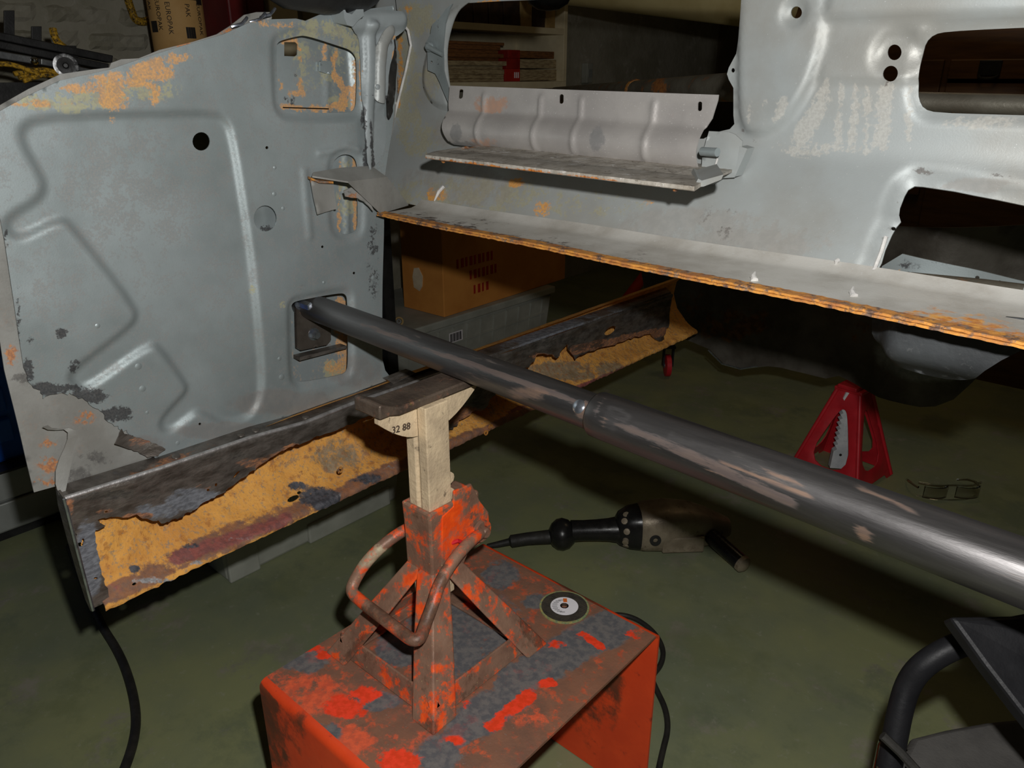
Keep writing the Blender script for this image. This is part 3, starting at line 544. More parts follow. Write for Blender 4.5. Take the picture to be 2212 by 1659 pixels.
# ---- flange along the bottom of the firewall
ZF = .905
fr0, fr1 = PZ(818, 462, ZF), PZ(2212, 742, ZF); d_ = (fr1-fr0)/(fr1.x-fr0.x)
def frY(x): return fr0.y+(x-fr0.x)*d_.y
mb = MB(); xs = np.linspace(fr0.x, .28, 90); prof = []
for x in xs:
    yf = frY(x); yb = TY0+.004
    zz = ZF + .0006*math.sin(x*17)
    prof.append([Vector((x, yf+.012, zz)), Vector((x, yb-.022, zz+.001)), Vector((x, yb-.010, zz+.004)), Vector((x, yb+.002, zz+.012)), Vector((x, yb+.003, zz+.009)), Vector((x, yb-.009, zz+.001)), Vector((x, yb-.022, zz-.002)), Vector((x, yf+.012, zz-.003))])
flange = mb.loft(prof).build('toe_flange', 'flange_steel', car, smooth=50)
setattrs(flange, {'rust': blobs([(1450, 606, 2212, 730, 9, .7), (2200, 728, 2600, 800, 10, .7)]), 'dark': blobs([(840, 458, 1400, 565, 12, .55), (1160, 522, 30, 7, .9), (1250, 536, 26, 5, .8), (900, 450, 1600, 570, 4, .3)])})
sub(flange)
for k, (dz0, dz1, dy0, wob) in enumerate(((.0016, -.0008, 0, .0005), (-.0014, -.0038, -.001, .0005))):
    mb = MB(); prof = []
    for x in np.linspace(fr0.x-.004, .28, 260):
        yf = frY(x)+dy0+np.random.uniform(-wob, wob); z = ZF+.0006*math.sin(x*17)+np.random.uniform(-.0004, .0004)
        prof.append([Vector((x, yf, z+dz0)), Vector((x, yf+.016, z+dz0)), Vector((x, yf+.016, z+dz1)), Vector((x, yf, z+dz1))])
    mb.loft(prof).build('rusty_edge_layer', 'edge_rust', flange, smooth=30)
for x, y in ((1630, 606), (1845, 640)):
    p = PZ(x, y, ZF+.001); MB().tube([p, p+Vector((-.004, .004, .003)), p+Vector((-.006, .012, .006))], [.004, .0028, .001], 8).build('weld_bead', 'weld_white', flange)
# ---- cranked arm joining the flange to the side panel, with its hanging tab
A = PX(674, 380, -.972); B = PX(752, 392, -.955); Cc = PX(802, 358, -.994); D = PX(736, 362, -.996); E_ = PZ(822, 459, ZF+.002); F_ = PZ(882, 441, ZF+.002)
D0 = PX(676, 372, -.98); C2 = PX(842, 386, -.985)
tv = Vector((0, 0, -.0022))
C2 = PX(836, 382, -.988)
mb = MB(); top = [A, B, E_, F_, C2, Cc, D, D0]
mb.add([q for q in top]+[q+tv for q in top], [(0, 1, 4, 5, 6, 7), (1, 2, 3, 4), (8, 15, 14, 13, 12, 9), (9, 12, 11, 10)]+[(i, (i+1) % 8, 8+(i+1) % 8, 8+i) for i in range(8)])
arm = mb.build('cranked_arm', 'grey_sheet', car, smooth=25); setattrs(arm, {'dark': blobs([(800, 440, 30, 14, .5)], .15)}); sub(arm)
sheet('hanging_tab', lx([(668, 387), (700, 389), (723, 396), (724, 405), (731, 452), (684, 463), (676, 430)], -.985), [], mapX(-.985), .006, 'grey_sheet', arm, lambda p: .004*np.sin(p[:, 0]*60), .002, attrs={'rust': blobs([(690, 388, 40, 5, .8)])})
mb = MB(); lo = [PX(x, y, -.974) for x, y in ((672, 384), (690, 391), (720, 392))]
mb.loft([[q, q+Vector((-.014, .004, .001)), q+Vector((-.014, .004, -.003)), q+Vector((0, 0, -.003))] for q in lo]).build('rusty_underside', 'edge_rust', arm, smooth=0)
sheet('torn_gusset', lx(rag([(740, 412), (756, 405), (775, 412), (800, 440), (806, 456), (785, 436), (770, 428), (742, 424)], 1, 8), -.975), [], mapX(-.975), .005, 'grey_sheet', arm, lambda p: .006*vnoise(p[:, 0], p[:, 1], 60, 1), .002, attrs={'rust': blobs([(765, 424, 24, 8, .6)]), 'dark': blobs([(750, 418, 16, 8, .5)])})

# ---- tray shelf and ribbed shield on the toe board
SY = .735
fl0, fl1 = PY(888, 331, SY), PY(1500, 403, SY)
def trz(x): return fl0.z-.001+(x-fl0.x)/(fl1.x-fl0.x)*(fl1.z-fl0.z)
mb = MB(); prof = []
for i, x in enumerate(np.linspace(fl0.x, fl1.x, 170)):
    t = (x-fl0.x)/(fl1.x-fl0.x); f = .05*max(0, 1-t/.07)**1.4
    yf = SY+f+np.random.uniform(-.0006, .0006); n1 = np.random.uniform(0, .0012); z0 = trz(x)
    xb = x+(.06 if t < .02 else 0)
    prof.append([Vector((x, yf, z0+.001)), Vector((x, yf+.06, z0+.0035)), Vector((x, yf+.066, z0+.0015)), Vector((x, yf+.07, z0+.001+n1)), Vector((x, .922, z0+.002)), Vector((x, .922, z0-.002)), Vector((x, yf+.06, z0)), Vector((x, yf+.001, z0-.004)), Vector((x, yf, z0-.003))])
xrb = PY(1590, 385, .922).x
for k, lp_ in enumerate(prof):
    t = k/169
    for q in lp_: q.x += (xrb-fl1.x)*t*max(0, min(1, (q.y-SY)/.187))
tray = mb.loft(prof).build('tray_shelf', 'shelf_steel', car, smooth=40)
setattrs(tray, {'rust': blobs([(900, 340, 1480, 405, 4, .7), (1010, 320, 22, 8, .7)]), 'dark': blobs([(930, 331, 1440, 385, 3.5, .8), (1480, 390, 30, 8, .4)])}); sub(tray)
for x, y in ((958, 350), (1458, 414)):
    p = PY(x, y, SY+.012); dome('rivet', (p.x, p.y, trz(p.x)-.002), (0, 0, -1), .004, .007, 'edge_rust', tray)
SH = .892                                                     # shield: u across, t up its profile
qb0, qb1, qt0, qt1 = PY(966, 312, .886), PY(1525, 374, .886), PY(966, 185, .892), PY(1541, 205, .892)
def szb(a): return qb0.z+(a-qb0.x)/(qb1.x-qb0.x)*(qb1.z-qb0.z)
def szt(a): return qt0.z+(a-qt0.x)/(qt1.x-qt0.x)*(qt1.z-qt0.z)
def shp(a, t, h):
    z = szb(a) + t*(szt(a)-szb(a))
    bulge = np.where(t < .58, .016*np.sin(np.pi*np.clip(t/.58, 0, 1))**.8, 0.0) - .020*np.clip(t-.0, 0, 1)*0 + .012*(1-t)*0
    return (a, SH - bulge - h + .006*t, z)
sx0, sx1 = PY(966, 250, SH).x, PY(1541, 260, SH).x
def sht(px, py): p = PY(px, py, SH); return (p.x, (p.z-szb(p.x))/(szt(p.x)-szb(p.x)))
def slotpts(cx, cy, rx=5, ry=12): return [(cx+rx*math.cos(t), cy+ry*.45*(1 if math.sin(t) > 0 else -1)+rx*math.sin(t)) for t in np.linspace(.01, 2*math.pi+.01, 14, endpoint=False)]
ribs = [sht(1042, 260)[0], sht(1164, 265)[0], sht(1250, 268)[0], sht(1405, 275)[0]]
def sh_h(p):
    h = np.zeros(len(p))
    for r in ribs: h += .003*np.exp(-((p[:, 0]-r)/.0045)**2)*sstep(p[:, 1], .02, .12)*(1-sstep(p[:, 1], .86, .94))
    return h + (vnoise(p[:, 0]*.3, p[:, 1]*.1, 40, 3)-.5)*.002
S0 = [(sx0, .98), (sx0, .62), (sx0+.001, .3), (sx0+.006, .06), (sx0+.014, .0), (sx1-.012, .0), (sx1-.012, .55), (sx1-.004, .7), (sx1, .93), (sx1, 1.0), (sx0+.001, 1.0)]
def scale2(P, k): return [(a, b*k) for a, b in P]
K = .083
shield = sheet('ribbed_shield', scale2(S0, K), [scale2([sht(x, y) for x, y in slotpts(cx, cy)], K) for cx, cy in ((990, 203), (1208, 214), (1507, 230))], lambda a, b, h: shp(a, b/K, h), .0036, 'shield_steel', car, lambda p: sh_h(np.stack([p[:, 0], p[:, 1]/K], 1)), .0018, attrs={
    'rust': blobs([(1060, 225, 70, 30, .75), (1210, 330, 40, 20, .4), (1060, 310, 80, 20, .5), (1480, 250, 60, 20, .35)], .1), 'dark': blobs([(1290, 300, 26, 40, .85), (985, 285, 18, 30, .8), (1000, 312, 40, 8, .8)])})
# end bracket behind the shield's right end, with pin
eb_px = [(1534, 283), (1578, 285), (1590, 290), (1605, 305), (1603, 318), (1596, 345), (1588, 383), (1562, 385), (1540, 398), (1515, 402), (1516, 386), (1520, 330)]
ebk = sheet('tray_end_bracket', ly(eb_px, .898), [], mapY(.898), .005, 'firewall_steel', car, lambda p: .004*vnoise(p[:, 0], p[:, 1], 30, 2), .002); sub(ebk)
a = [PY(x, y, .896) for x, y in ((1598, 316), (1614, 321), (1606, 340), (1590, 376), (1587, 382))]
mb = MB(); mb.add([a[0], a[1], a[2], a[3], a[4]]+[q+Vector((0, .02, 0)) for q in a], [(0, 1, 2, 3, 4), (9, 8, 7, 6, 5)]+[(i, (i+1) % 5, 5+(i+1) % 5, 5+i) for i in range(5)]).build('bracket_wing', 'firewall_steel', ebk, smooth=0)
p0 = PY(1516, 327, .878); p1 = PY(1550, 329, .872)
MB().tube([p0, p1], .0052, 14).build('hinge_pin', 'panel_steel', ebk)
p0 = PY(1541, 372, .884); p1 = PY(1550, 342, .884); MB().tube([p0, p1], .0012, 6).build('link_wire', 'weld_white', ebk)
a = [PY(x, y, .76) for x, y in ((1498, 405), (1508, 386), (1516, 390), (1563, 377), (1558, 388), (1520, 403))]
MB().hexa(a, [q+Vector((-.045, .07, .002)) for q in a]).build('folded_corner', 'firewall_steel', ebk, smooth=0)

# ---- sill: rusty cavity, torn outer skin, ledge, end plate
XS = -.966
def sillpt(t):                                                # cross-section of the rusty inner channel, t 0 top .. 1 front lip
    prof = [(-.985, .612), (-1.02, .60), (-1.045, .575), (-1.05, .54), (-1.035, .50), (-1.005, .470), (-.980, .456), (-.968, .452), (-.964, .446), (-.967, .440)]
    return prof
pr = np.array(sillpt(0)); sl = np.concatenate([[0], np.cumsum(np.hypot(*np.diff(pr, axis=0).T))]); SLEN = sl[-1]
def smap(a, b, h):
    x = np.interp(b, sl, pr[:, 0]); z = np.interp(b, sl, pr[:, 1]); x = XS+(x-XS)*(.38+.62*sstep(a, .26, .46)); return (x+h, a, z+h*.3)
edge_lo = [(y, SLEN-abs(np.random.uniform(0, .004))) for y in np.arange(1.86, .262, -.006)]
hol = [circ(PX(642, 1082, -.985).y, SLEN-.045, .012, .005, 10), circ(PX(660, 1078, -.985).y, SLEN-.05, .004, .003, 8), circ(PX(205, 1290, -.975).y+.05, SLEN-.03, .003, .003, 8)]
cav = sheet('rusty_sill_channel', [(.262, 0), (1.86, 0)]+edge_lo, hol, smap, .006, 'cavity_rust', car,
      lambda p: (vnoise(p[:, 0], p[:, 1], 40, 1)-.5)*.004+(vnoise(p[:, 0], p[:, 1], 130, 2)-.5)*.004*sstep(p[:, 1], SLEN-.06, SLEN-.02), .0022, attrs={
      'brown': blobs([(200, 1300, 860, 1010, 26, .85), (300, 1240, 600, 1110, 30, .6), (860, 1010, 1500, 745, 20, .9), (960, 960, 1300, 830, 16, .6), (460, 1180, 60, 30, .8)]), 'grey': blobs([(700, 990, 140, 60, .5), (1250, 800, 160, 30, .75), (500, 1090, 120, 30, .35), (1050, 880, 60, 30, .6)]),
      'maroon': blobs([(380, 1205, 620, 1120, 22, .7), (250, 1270, 40, 20, .4), (1100, 890, 1500, 745, 8, .7)]), 'silver': blobs([(330, 1255, 60, 10, .8), (420, 1215, 40, 8, .6), (720, 1070, 30, 12, .6), (845, 1010, 20, 8, .7), (520, 1165, 60, 8, .5)], .1),
      'dark': blobs([(690, 1075, 70, 34, .95), (640, 1050, 36, 14, .8), (800, 1035, 60, 16, .7), (290, 1228, 18, 14, .8), (410, 1180, 30, 10, .7), (1000, 905, 90, 14, .4)])})
sub(cav)
for x, y in ((735, 1015), (1060, 922), (1050, 935)):
    p = PX(x, y, -.962); MB().ring((p.x-.001, p.y, p.z), (1, 0, 0), .003, .0055, .002, 12).build('rusted_hole_rim', 'edge_rust', cav)
skin_top = [(141, 1080), (344, 1016), (540, 949), (661, 915), (768, 872), (860, 841), (960, 806), (1064, 770), (1200, 722), (1321, 680), (1450, 634)]
rag1 = rag([(1450, 700), (1438, 734), (1425, 738), (1407, 722), (1375, 729), (1325, 748), (1274, 762), (1246, 776), (1240, 762), (1228, 743), (1215, 762), (1208, 774), (1190, 765), (1165, 766), (1158, 780), (1142, 797), (1110, 812), (1085, 822), (1078, 850), (1050, 886), (1030, 890), (1002, 909), (992, 922), (979, 932), (959, 938), (945, 925), (930, 890)], 2.2, 7)
rag2 = rag([(905, 862), (830, 885), (778, 905), (727, 928), (672, 948), (621, 968), (560, 1013), (520, 1040), (489, 1067), (455, 1085), (422, 1107), (395, 1120), (358, 1134), (345, 1126), (330, 1128), (297, 1115), (270, 1122), (235, 1122), (216, 1125), (222, 1135), (232, 1142), (218, 1150)], 2.4, 7)
rag3 = rag([(212, 1150), (214, 1190), (222, 1235), (230, 1260), (238, 1290)], 2.5, 9)
outS = skin_top + rag1 + rag2 + rag3 + [(240, 1300), (204, 1316), (170, 1195)]
hs = [circ(x, y, rx, ry, 8) for x, y, rx, ry in ((166, 1160, 5, 4), (178, 1180, 7, 5), (170, 1190, 3, 6), (184, 1172, 3, 5), (172, 1218, 3, 3), (210, 1252, 5, 2.5), (233, 1108, 4, 2.5), (455, 1062, 3.5, 3), (471, 1050, 3, 4), (1000, 912, 3, 2), (968, 925, 3, 2))]
hs += [[(505, 1037), (515, 1022), (522, 1018), (522, 1023), (512, 1034)], circ(1321, 715, 15, 9, 12, -.5)]
bandY = lambda p: np.interp(p[:, 0], [q[0] for q in lx(skin_top, XS)], [q[1] for q in lx(skin_top, XS)])
skin = sheet('torn_outer_skin', lx(outS, XS), [lx(q, XS) for q in hs], mapX(XS), .0042, 'ground_steel', car,
    lambda p: (vnoise(p[:, 0], p[:, 1], 24, 7)-.5)*.007 - .006*sstep(bandY(p)-p[:, 1], .02, .06) + .004*np.exp(-((bandY(p)-p[:, 1]-.004)/.006)**2), .0018, attrs={
    'rust': blobs([(1240, 755, 1440, 715, 14, .95), (1010, 900, 60, 34, .95), (300, 1115, 50, 12, .8), (560, 1000, 60, 20, .7), (150, 1100, 12, 60, .7), (640, 960, 560, 1000, 10, .7), (440, 1050, 30, 14, .5), (1170, 770, 40, 12, .9), (230, 1105, 40, 12, .6)]),
    'pit': blobs([(190, 1210, 40, 120, 1.0), (420, 1080, 90, 36, .9), (340, 1105, 70, 26, .8), (1010, 900, 50, 20, .3)]),
    'dark': blobs([(330, 1120, 60, 12, .6), (1180, 740, 200, 30, .7), (260, 1070, 180, 16, .75), (520, 985, 200, 14, .6)], .1)})
sub(skin)
led = []
for (x, y), (x2, y2) in zip(skin_top, [(128, 1062), (340, 994), (540, 930), (661, 888), (768, 848), (860, 818), (950, 787), (1033, 757), (1180, 704), (1320, 655), (1440, 612)]):
    a = PX(x, y, XS); z = a.z; b = PX(x2, y2, XP-.002)
    led.append([a, a+Vector((-.002, 0, .004)), Vector((XP-.004, b.y, z+.003)), Vector((XP-.004, b.y, z-.001)), a+Vector((-.002, 0, -.002))])
ledge = MB().loft(led).build('sill_top_ledge', 'ground_steel', car, smooth=60)
setattrs(ledge, {'pit': blobs([(1180, 710, 200, 80, 1.0)], .2), 'rust': blobs([(280, 1010, 120, 20, .7)])})
MB().tube([PX(x, y, XS)+Vector((-.001, 0, .002)) for x, y in skin_top[:7]], .0032, 8).build('polished_ridge', 'polished', car)
for x, y in ((520, 938), (552, 928), (380, 985), (660, 900)):
    p = PX(x, y, XS-.012); dome('spot_weld', (p.x, p.y, p.z), (.2, 0, 1), .006, .002, 'ground_steel', sub(ledge))
yE = PX(141, 1080, XS).y
epf = [(XS, .622), (XS, .45), (-.974, .447), (-.984, .46), (-.992, .50), (-.997, .55), (-.999, .60), (-.99, .628)]
MB().hexa([Vector((x, yE-.001, z)) for x, z in epf], [Vector((x, yE+.002, z)) for x, z in epf]).build('sill_end_plate', 'ground_steel', car, smooth=0)
MB().tube([Vector((XS+.001, yE-.001, .622)), Vector((XS+.001, yE-.001, .55)), Vector((XS+.001, yE, .452))], .0022, 6).build('ground_end_edge', 'zinc_bolt', car)
# black joint piece where the ledge passes the panel's far corner
a = [PX(x, y, -.985) for x, y in ((836, 820), (886, 800), (898, 806), (850, 830))]
MB().hexa(a, [q+Vector((-.012, 0, .0)) for q in a]).build('joint_piece', 'ground_steel', car, smooth=0)

surf('sealer_black', srgb(66, 69, 71), srgb(50, 52, 54), .55, .1, 14, .15, 120, layers=((None, srgb(90, 92, 92), srgb(74, 76, 76), 60, 1, .63, .6),))
TYS = .80
tsp = chaikin([(1868, 655), (1850, 700), (1846, 760), (1868, 800), (1950, 835), (2035, 852), (2085, 838), (2140, 790), (2230, 745), (2330, 730), (2330, 700)], 1)
sheet('tunnel_side', ly(tsp, TYS), [], mapY(TYS), .008, 'sealer_black', car, lambda p: -.05*sstep(-p[:, 1], -ly([(1950, 740)], TYS)[0][1], -ly([(2035, 860)], TYS)[0][1])**2-.05*(1-sstep(p[:, 0], ly([(1845, 760)], TYS)[0][0], ly([(1925, 760)], TYS)[0][0])), .003)
# ---- far part of the shell beyond the firewall, hanging over the red stand
FY = 2.05
farP = [(1380, 560), (1400, 660), (1480, 735), (1530, 756), (1560, 786), (1600, 797), (1625, 793), (1660, 789), (1690, 792), (1715, 798), (1790, 813), (1820, 806), (1870, 822), (1920, 838), (1960, 845), (2010, 856), (2040, 857), (2075, 846), (2110, 815), (2140, 785), (2200, 740), (2330, 650), (2330, 480), (1400, 480)]
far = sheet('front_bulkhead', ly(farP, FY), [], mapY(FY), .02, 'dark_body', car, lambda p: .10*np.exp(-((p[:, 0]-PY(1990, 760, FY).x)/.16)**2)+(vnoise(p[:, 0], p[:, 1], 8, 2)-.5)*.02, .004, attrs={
    'flash_lit': blobs([(2010, 760, 160, 90, .95)]), 'rust': blobs([(1580, 700, 120, 60, .7), (1500, 660, 80, 60, .6), (1850, 720, 60, 60, .5)])})  # paler grey patch paints the flash-lit area into the bulkhead colour
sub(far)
MB().tube([PY(x, y, FY-.004) for x, y in farP[3:9]], .003, 6).build('bright_torn_edge', 'zinc_bolt', far)
MB().tube([PY(x, y, FY-.01) for x, y in farP[9:16]], .0018, 6).build('bright_torn_edge', 'book_tan', far)
p = PY(2022, 727, FY-.09); dome('drain_plug', p, (0, -.6, -.8), .02, .012, 'tool_alloy', far)

# ================================================================== cross brace tube bolted into the lower opening
ZT = .765
q0 = PZ(690, 669, ZT); q1 = PZ(2044, 1175, ZT); dv = (q1-q0).normalized()
j = PZ(1288, 893, ZT)
brace = thing('brace_tube', 'long dark steel brace tube running from the side panel opening to the right', 'tube', tuple(q0))
e0 = q0 - dv*.05
def rtube(a, b, r, n=40, m=60):
    return MB().tube([a+(b-a)*(k/(m-1)) for k in range(m)], r, n)
t1 = rtube(e0, j+dv*.05, .0208).build('thin_tube', 'mill_tube', brace, smooth=60)
setattrs(t1, {'seam': blobs([(780, 700, 1270, 880, 9, .75)]), 'rust': blobs([(1265, 885, 22, 30, 1.0), (1150, 850, 100, 20, .35), (1010, 815, 60, 30, .3)])})
end = q1 + dv*.55
t2 = MB().tube([j+dv*.001, j+dv*.0015, j+dv*.004]+[j+dv*.004+(end-j)*(k/70) for k in range(1, 71)], [.0215, .0245, .0257]+[.0258]*70, 44).build('thick_tube', 'mill_tube', brace, smooth=60)
setattrs(t2, {'seam': blobs([(1320, 905, 1700, 1080, 16, .55), (1290, 880, 14, 40, .7)]), 'rust': blobs([(1300, 890, 14, 50, .5), (1560, 1000, 1740, 1070, 8, .45), (1862, 1150, 8, 22, .6), (1640, 1010, 1720, 1040, 5, .45), (1850, 1050, 1990, 1110, 6, .4), (1400, 960, 1560, 1030, 6, .4)]), 'dark': blobs([(1330, 900, 60, 50, .4), (1450, 940, 1900, 1080, 20, .35)])})
sub(t1)
pw = PZ(1267, 889, ZT); nr = (CAM-pw); nr = (nr - dv*nr.dot(dv)).normalized()
pw = e0 + dv*((pw-e0).dot(dv)) + nr*.0195
dome('plug_weld', pw, nr, .0085, .0045, 'zinc_bolt', t1, 18)
bp = sheet('end_plate', lx([(640, 668), (650, 645), (700, 640), (714, 650), (715, 735), (706, 745), (650, 757), (642, 752)], XP-.030), [], mapX(XP-.030), .006, 'plate_steel', brace, None, .005, attrs={'rust': blobs([(660, 672, 20, 14, .9), (735, 660, 14, 20, .9)])})
sub(bp)
for k, (x, y) in enumerate(((653, 657), (681, 723))):
    p = PX(x, y, XP-.026)
    b = MB().lathe(p-Vector((.006, 0, 0)), (1, 0, 0), [(0, .0075), (.011 if k else .03, .0075), (.0125 if k else .032, .0062)], 6).build('hex_bolt', 'zinc_bolt', bp, smooth=0)
    MB().ring(p-Vector((.006, 0, 0)), (1, 0, 0), .004, .0105, .0025, 20).build('washer', 'zinc_bolt', sub(b))

# ================================================================== old orange jack stand on the stool
ZB = .346
jc = PZ(945, 1400, ZB); jx, jy = jc.x, jc.y
stand = thing('jack_stand', 'old jack stand with chipped orange paint and cast ratchet post on the red stool', 'jack stand', (jx, jy, ZB))
ZTOP = ZT-.0208
# post: cast T-section with groove and teeth
w_ = .0195
pp = [(-w_, -w_), (-.004, -w_), (-.003, -w_+.004), (.003, -w_+.004), (.004, -w_), (w_, -w_), (w_, w_), (-w_, w_), (-w_, .004), (-w_+.004, .003), (-w_+.004, -.003), (-w_, -.004)]
mb = MB(); mb.hexa([Vector((jx+a, jy+b, ZB+.10)) for a, b in pp], [Vector((jx+a, jy+b, ZTOP-.011)) for a, b in pp])
post = mb.build('ratchet_post', 'cast_post', stand, smooth=0, bevel=.0015); sub(post)
setattrs(post, {'dark': blobs([(885, 1050, 40, 90, .9), (880, 970, 20, 60, .5), (955, 880, 12, 80, .6), (930, 1080, 40, 30, .5)], .15)})
for k in range(7):
    z = ZB+.105+k*.0235+.03
    mb = MB(); prof = [(-.009, 0), (-.006, .006), (-.001, .008), (.004, .007), (.008, .003), (.010, 0)]
    mb.hexa([Vector((jx-.008, jy+w_-.001+b, z+a)) for a, b in prof], [Vector((jx+.0185, jy+w_-.001+b, z+a)) for a, b in prof]).build('ratchet_tooth', 'cast_post', post, smooth=0)
# saddle plate with upturned ends and gussets
ys0, ys1 = PZ(772, 872, ZTOP).y-.004, jy+.115
sw = .024
sprof = [(ys0, .010), (ys0+.004, .012), (ys0+.016, .006), (ys0+.030, 0), (ys1-.030, 0), (ys1-.016, .006), (ys1-.004, .012), (ys1, .010)]
mb = MB(); xo = -.012
mb.loft([[Vector((jx+xo-sw, y, ZTOP+z)), Vector((jx+xo+sw, y, ZTOP+z)), Vector((jx+xo+sw, y, ZTOP+min(z, .004)-.011)), Vector((jx+xo-sw, y, ZTOP+min(z, .004)-.011))] for y, z in sprof])
sad = mb.build('saddle', 'cast_saddle', stand, smooth=30, bevel=.003); setattrs(sad, {'yellow': blobs([(820, 890, 30, 14, .6), (870, 875, 30, 8, .6), (960, 840, 40, 10, .4)])}); sub(sad)
for s_ in (-1, 1):
    g = []
    for t in np.linspace(0, 1, 8):
        y = (w_+ .068*t) if s_ > 0 else (w_+.060*t)
        g.append((jy+s_*y, ZTOP-.010, ZTOP-.052+.036*t**1.6))
    for xg, th in ((jx-.003, .007),):
        top = [Vector((xg, a, b)) for a, b, c in g]; bot = [Vector((xg, a, c)) for a, b, c in g]; lp_ = top+bot[::-1]
        MB().hexa(lp_, [q+Vector((th, 0, 0)) for q in lp_]).build('gusset', 'cast_post', sad, smooth=0)
text_mesh('cast_number', '32 88', .013, frame((jx+.0042, jy-.046, ZTOP-.032), (0, 1, -.12), (0, .12, 1)), 'cast_saddle', sad, .0008)
# collar (square tube) and pawl housing
ZC0, ZC1 = ZB+.128, ZB+.245
co, ci = .0255, .0205
mb = MB(); L4 = lambda r, z: [Vector((jx-r, jy-r, z)), Vector((jx+r, jy-r, z)), Vector((jx+r, jy+r, z)), Vector((jx-r, jy+r, z))]
mb.loft([L4(ci, ZC0), L4(co, ZC0), L4(co+.001, ZC1-.03), L4(co+.002, ZC1), L4(ci, ZC1), L4(ci, ZC0)], cap=False)
col = mb.build('collar', 'worn_orange', stand, smooth=0, bevel=.003); setattrs(col, {'orange': blobs([(975, 1150, 45, 70, .9), (930, 1200, 30, 60, .6)]), 'tan': blobs([(890, 1180, 30, 80, .75)]), 'dark': blobs([(900, 1110, 50, 20, .8)])}); sub(col)
HX, HY = jx+.0235, jy+.0
hp = [(jy-.012, ZC1-.10), (jy-.006, ZC1-.012), (jy+.014, ZC1-.006), (jy+.017, ZC1+.016), (jy+.048, ZC1+.014), (jy+.064, ZC1-.020), (jy+.080, ZC1-.044), (jy+.082, ZC1-.070), (jy+.068, ZC1-.086), (jy+.040, ZC1-.088), (jy+.02, ZC1-.115)]
for nm, x0 in (('pawl_cheek', jx+co-.001), ('pawl_cheek', jx-co-.003)):
    a = [Vector((x0, y, z)) for y, z in hp]; o = MB().hexa(a, [q+Vector((.004, 0, 0)) for q in a]).build(nm, 'worn_orange', stand, smooth=0, bevel=.001)
    setattrs(o, {'orange': blobs([(985, 1130, 60, 70, 1.0)]), 'tan': blobs([(1040, 1110, 30, 30, .6)])})
MB().box((jx-co+.002, jy+.03, ZC1-.05), (jx+co-.002, jy+.068, ZC1-.006)).build('pawl_block', 'worn_orange', stand, smooth=0, bevel=.004)
pc = Vector((jx+co+.004, jy+.062, ZC1-.064))
MB().lathe(pc-Vector((2*co+.012, 0, 0)), (1, 0, 0), [(0, .0078), (2*co+.024, .0078), (2*co+.026, .006)], 18).build('pivot_pin', 'worn_orange', stand)
MB().ring(pc, (1, 0, 0), .0085, .0155, .006, 24).build('pivot_washer', 'worn_orange', stand)
MB().tube([pc+Vector((-.002, -.052, .004)), pc+Vector((.004, -.047, .008)), pc+Vector((.005, -.042, .004)), pc+Vector((.002, -.040, -.006))], .0028, 8).build('red_tie', 'red_paint', stand)
# U-shaped release handle: two arms and a crossbar
ax = jx+co+.010; bx = jx-co-.016
def arm_path(x, sgn): return
n_ = [Vector(q) for q in ((-.630, .648, .527), (-.622, .610, .530), (-.616, .575, .522), (-.611, .545, .505), (-.606, .528, .484), (-.601, .510, .468), (-.592, .494, .461), (-.598, .486, .460), (-.62, .486, .461), (-.66, .486, .464), (-.70, .486, .467), (-.722, .487, .470), (-.727, .496, .478), (-.722, .515, .503), (-.712, .545, .525), (-.704, .58, .535), (-.698, .62, .530), (-.697, .648, .527))]
# smooth the path
pth = np.array([list(q) for q in n_])
for _ in range(2):
    nn = [pth[0]]
    for i in range(len(pth)-1): nn += [pth[i]*.75+pth[i+1]*.25, pth[i]*.25+pth[i+1]*.75]
    nn.append(pth[-1]); pth = np.array(nn)
hd = MB().tube([Vector(q) for q in pth], .0082, 12).build('release_handle', 'worn_orange', stand); setattrs(hd, {'dark': blobs([(900, 1330, 60, 90, .8), (840, 1320, 80, 40, .75), (950, 1240, 30, 60, .7)]), 'tan': blobs([(800, 1210, 60, 50, .55)])})
# legs: angle iron, ridge outwards
ft = .108; zt_ = ZB+.165
for sx in (-1, 1):
    for sy in (-1, 1):
        o_ = Vector((sx, sy, 0)); T = Vector((jx+sx*.014, jy+sy*.014, zt_)); Bf = Vector((jx+sx*ft, jy+sy*ft, ZB))
        def sec(P, k):
            r = P + Vector((sx, sy, 0))*.004*k; a = P+Vector((-sx*.032*k, sy*.004*k, 0)); b = P+Vector((sx*.004*k, -sy*.032*k, 0)); i_ = Vector((-sx, -sy, 0))*.0035
            return [a, r, b, b+i_, P+Vector((-sx, -sy, 0))*.003, a+i_]
        leg = MB().loft([sec(T, .8), sec(T+(Bf-T)*.5, 1.0), sec(T+(Bf-T)*.93+Vector((0, 0, 0)), 1.1), sec(Bf, 1.1)]).build('leg', 'worn_orange', stand, smooth=0, bevel=.002)
        setattrs(leg, {'dark': blobs([(740, 1420, 40, 50, .9), (1150, 1370, 60, 50, .8), (935, 1560, 60, 60, .7)], .1), 'orange': blobs([(940, 1380, 50, 30, .35), (900, 1290, 30, 60, .6), (800, 1330, 40, 40, .4)]), 'tan': blobs([(870, 1240, 40, 50, .6), (1020, 1250, 40, 60, .6)])})
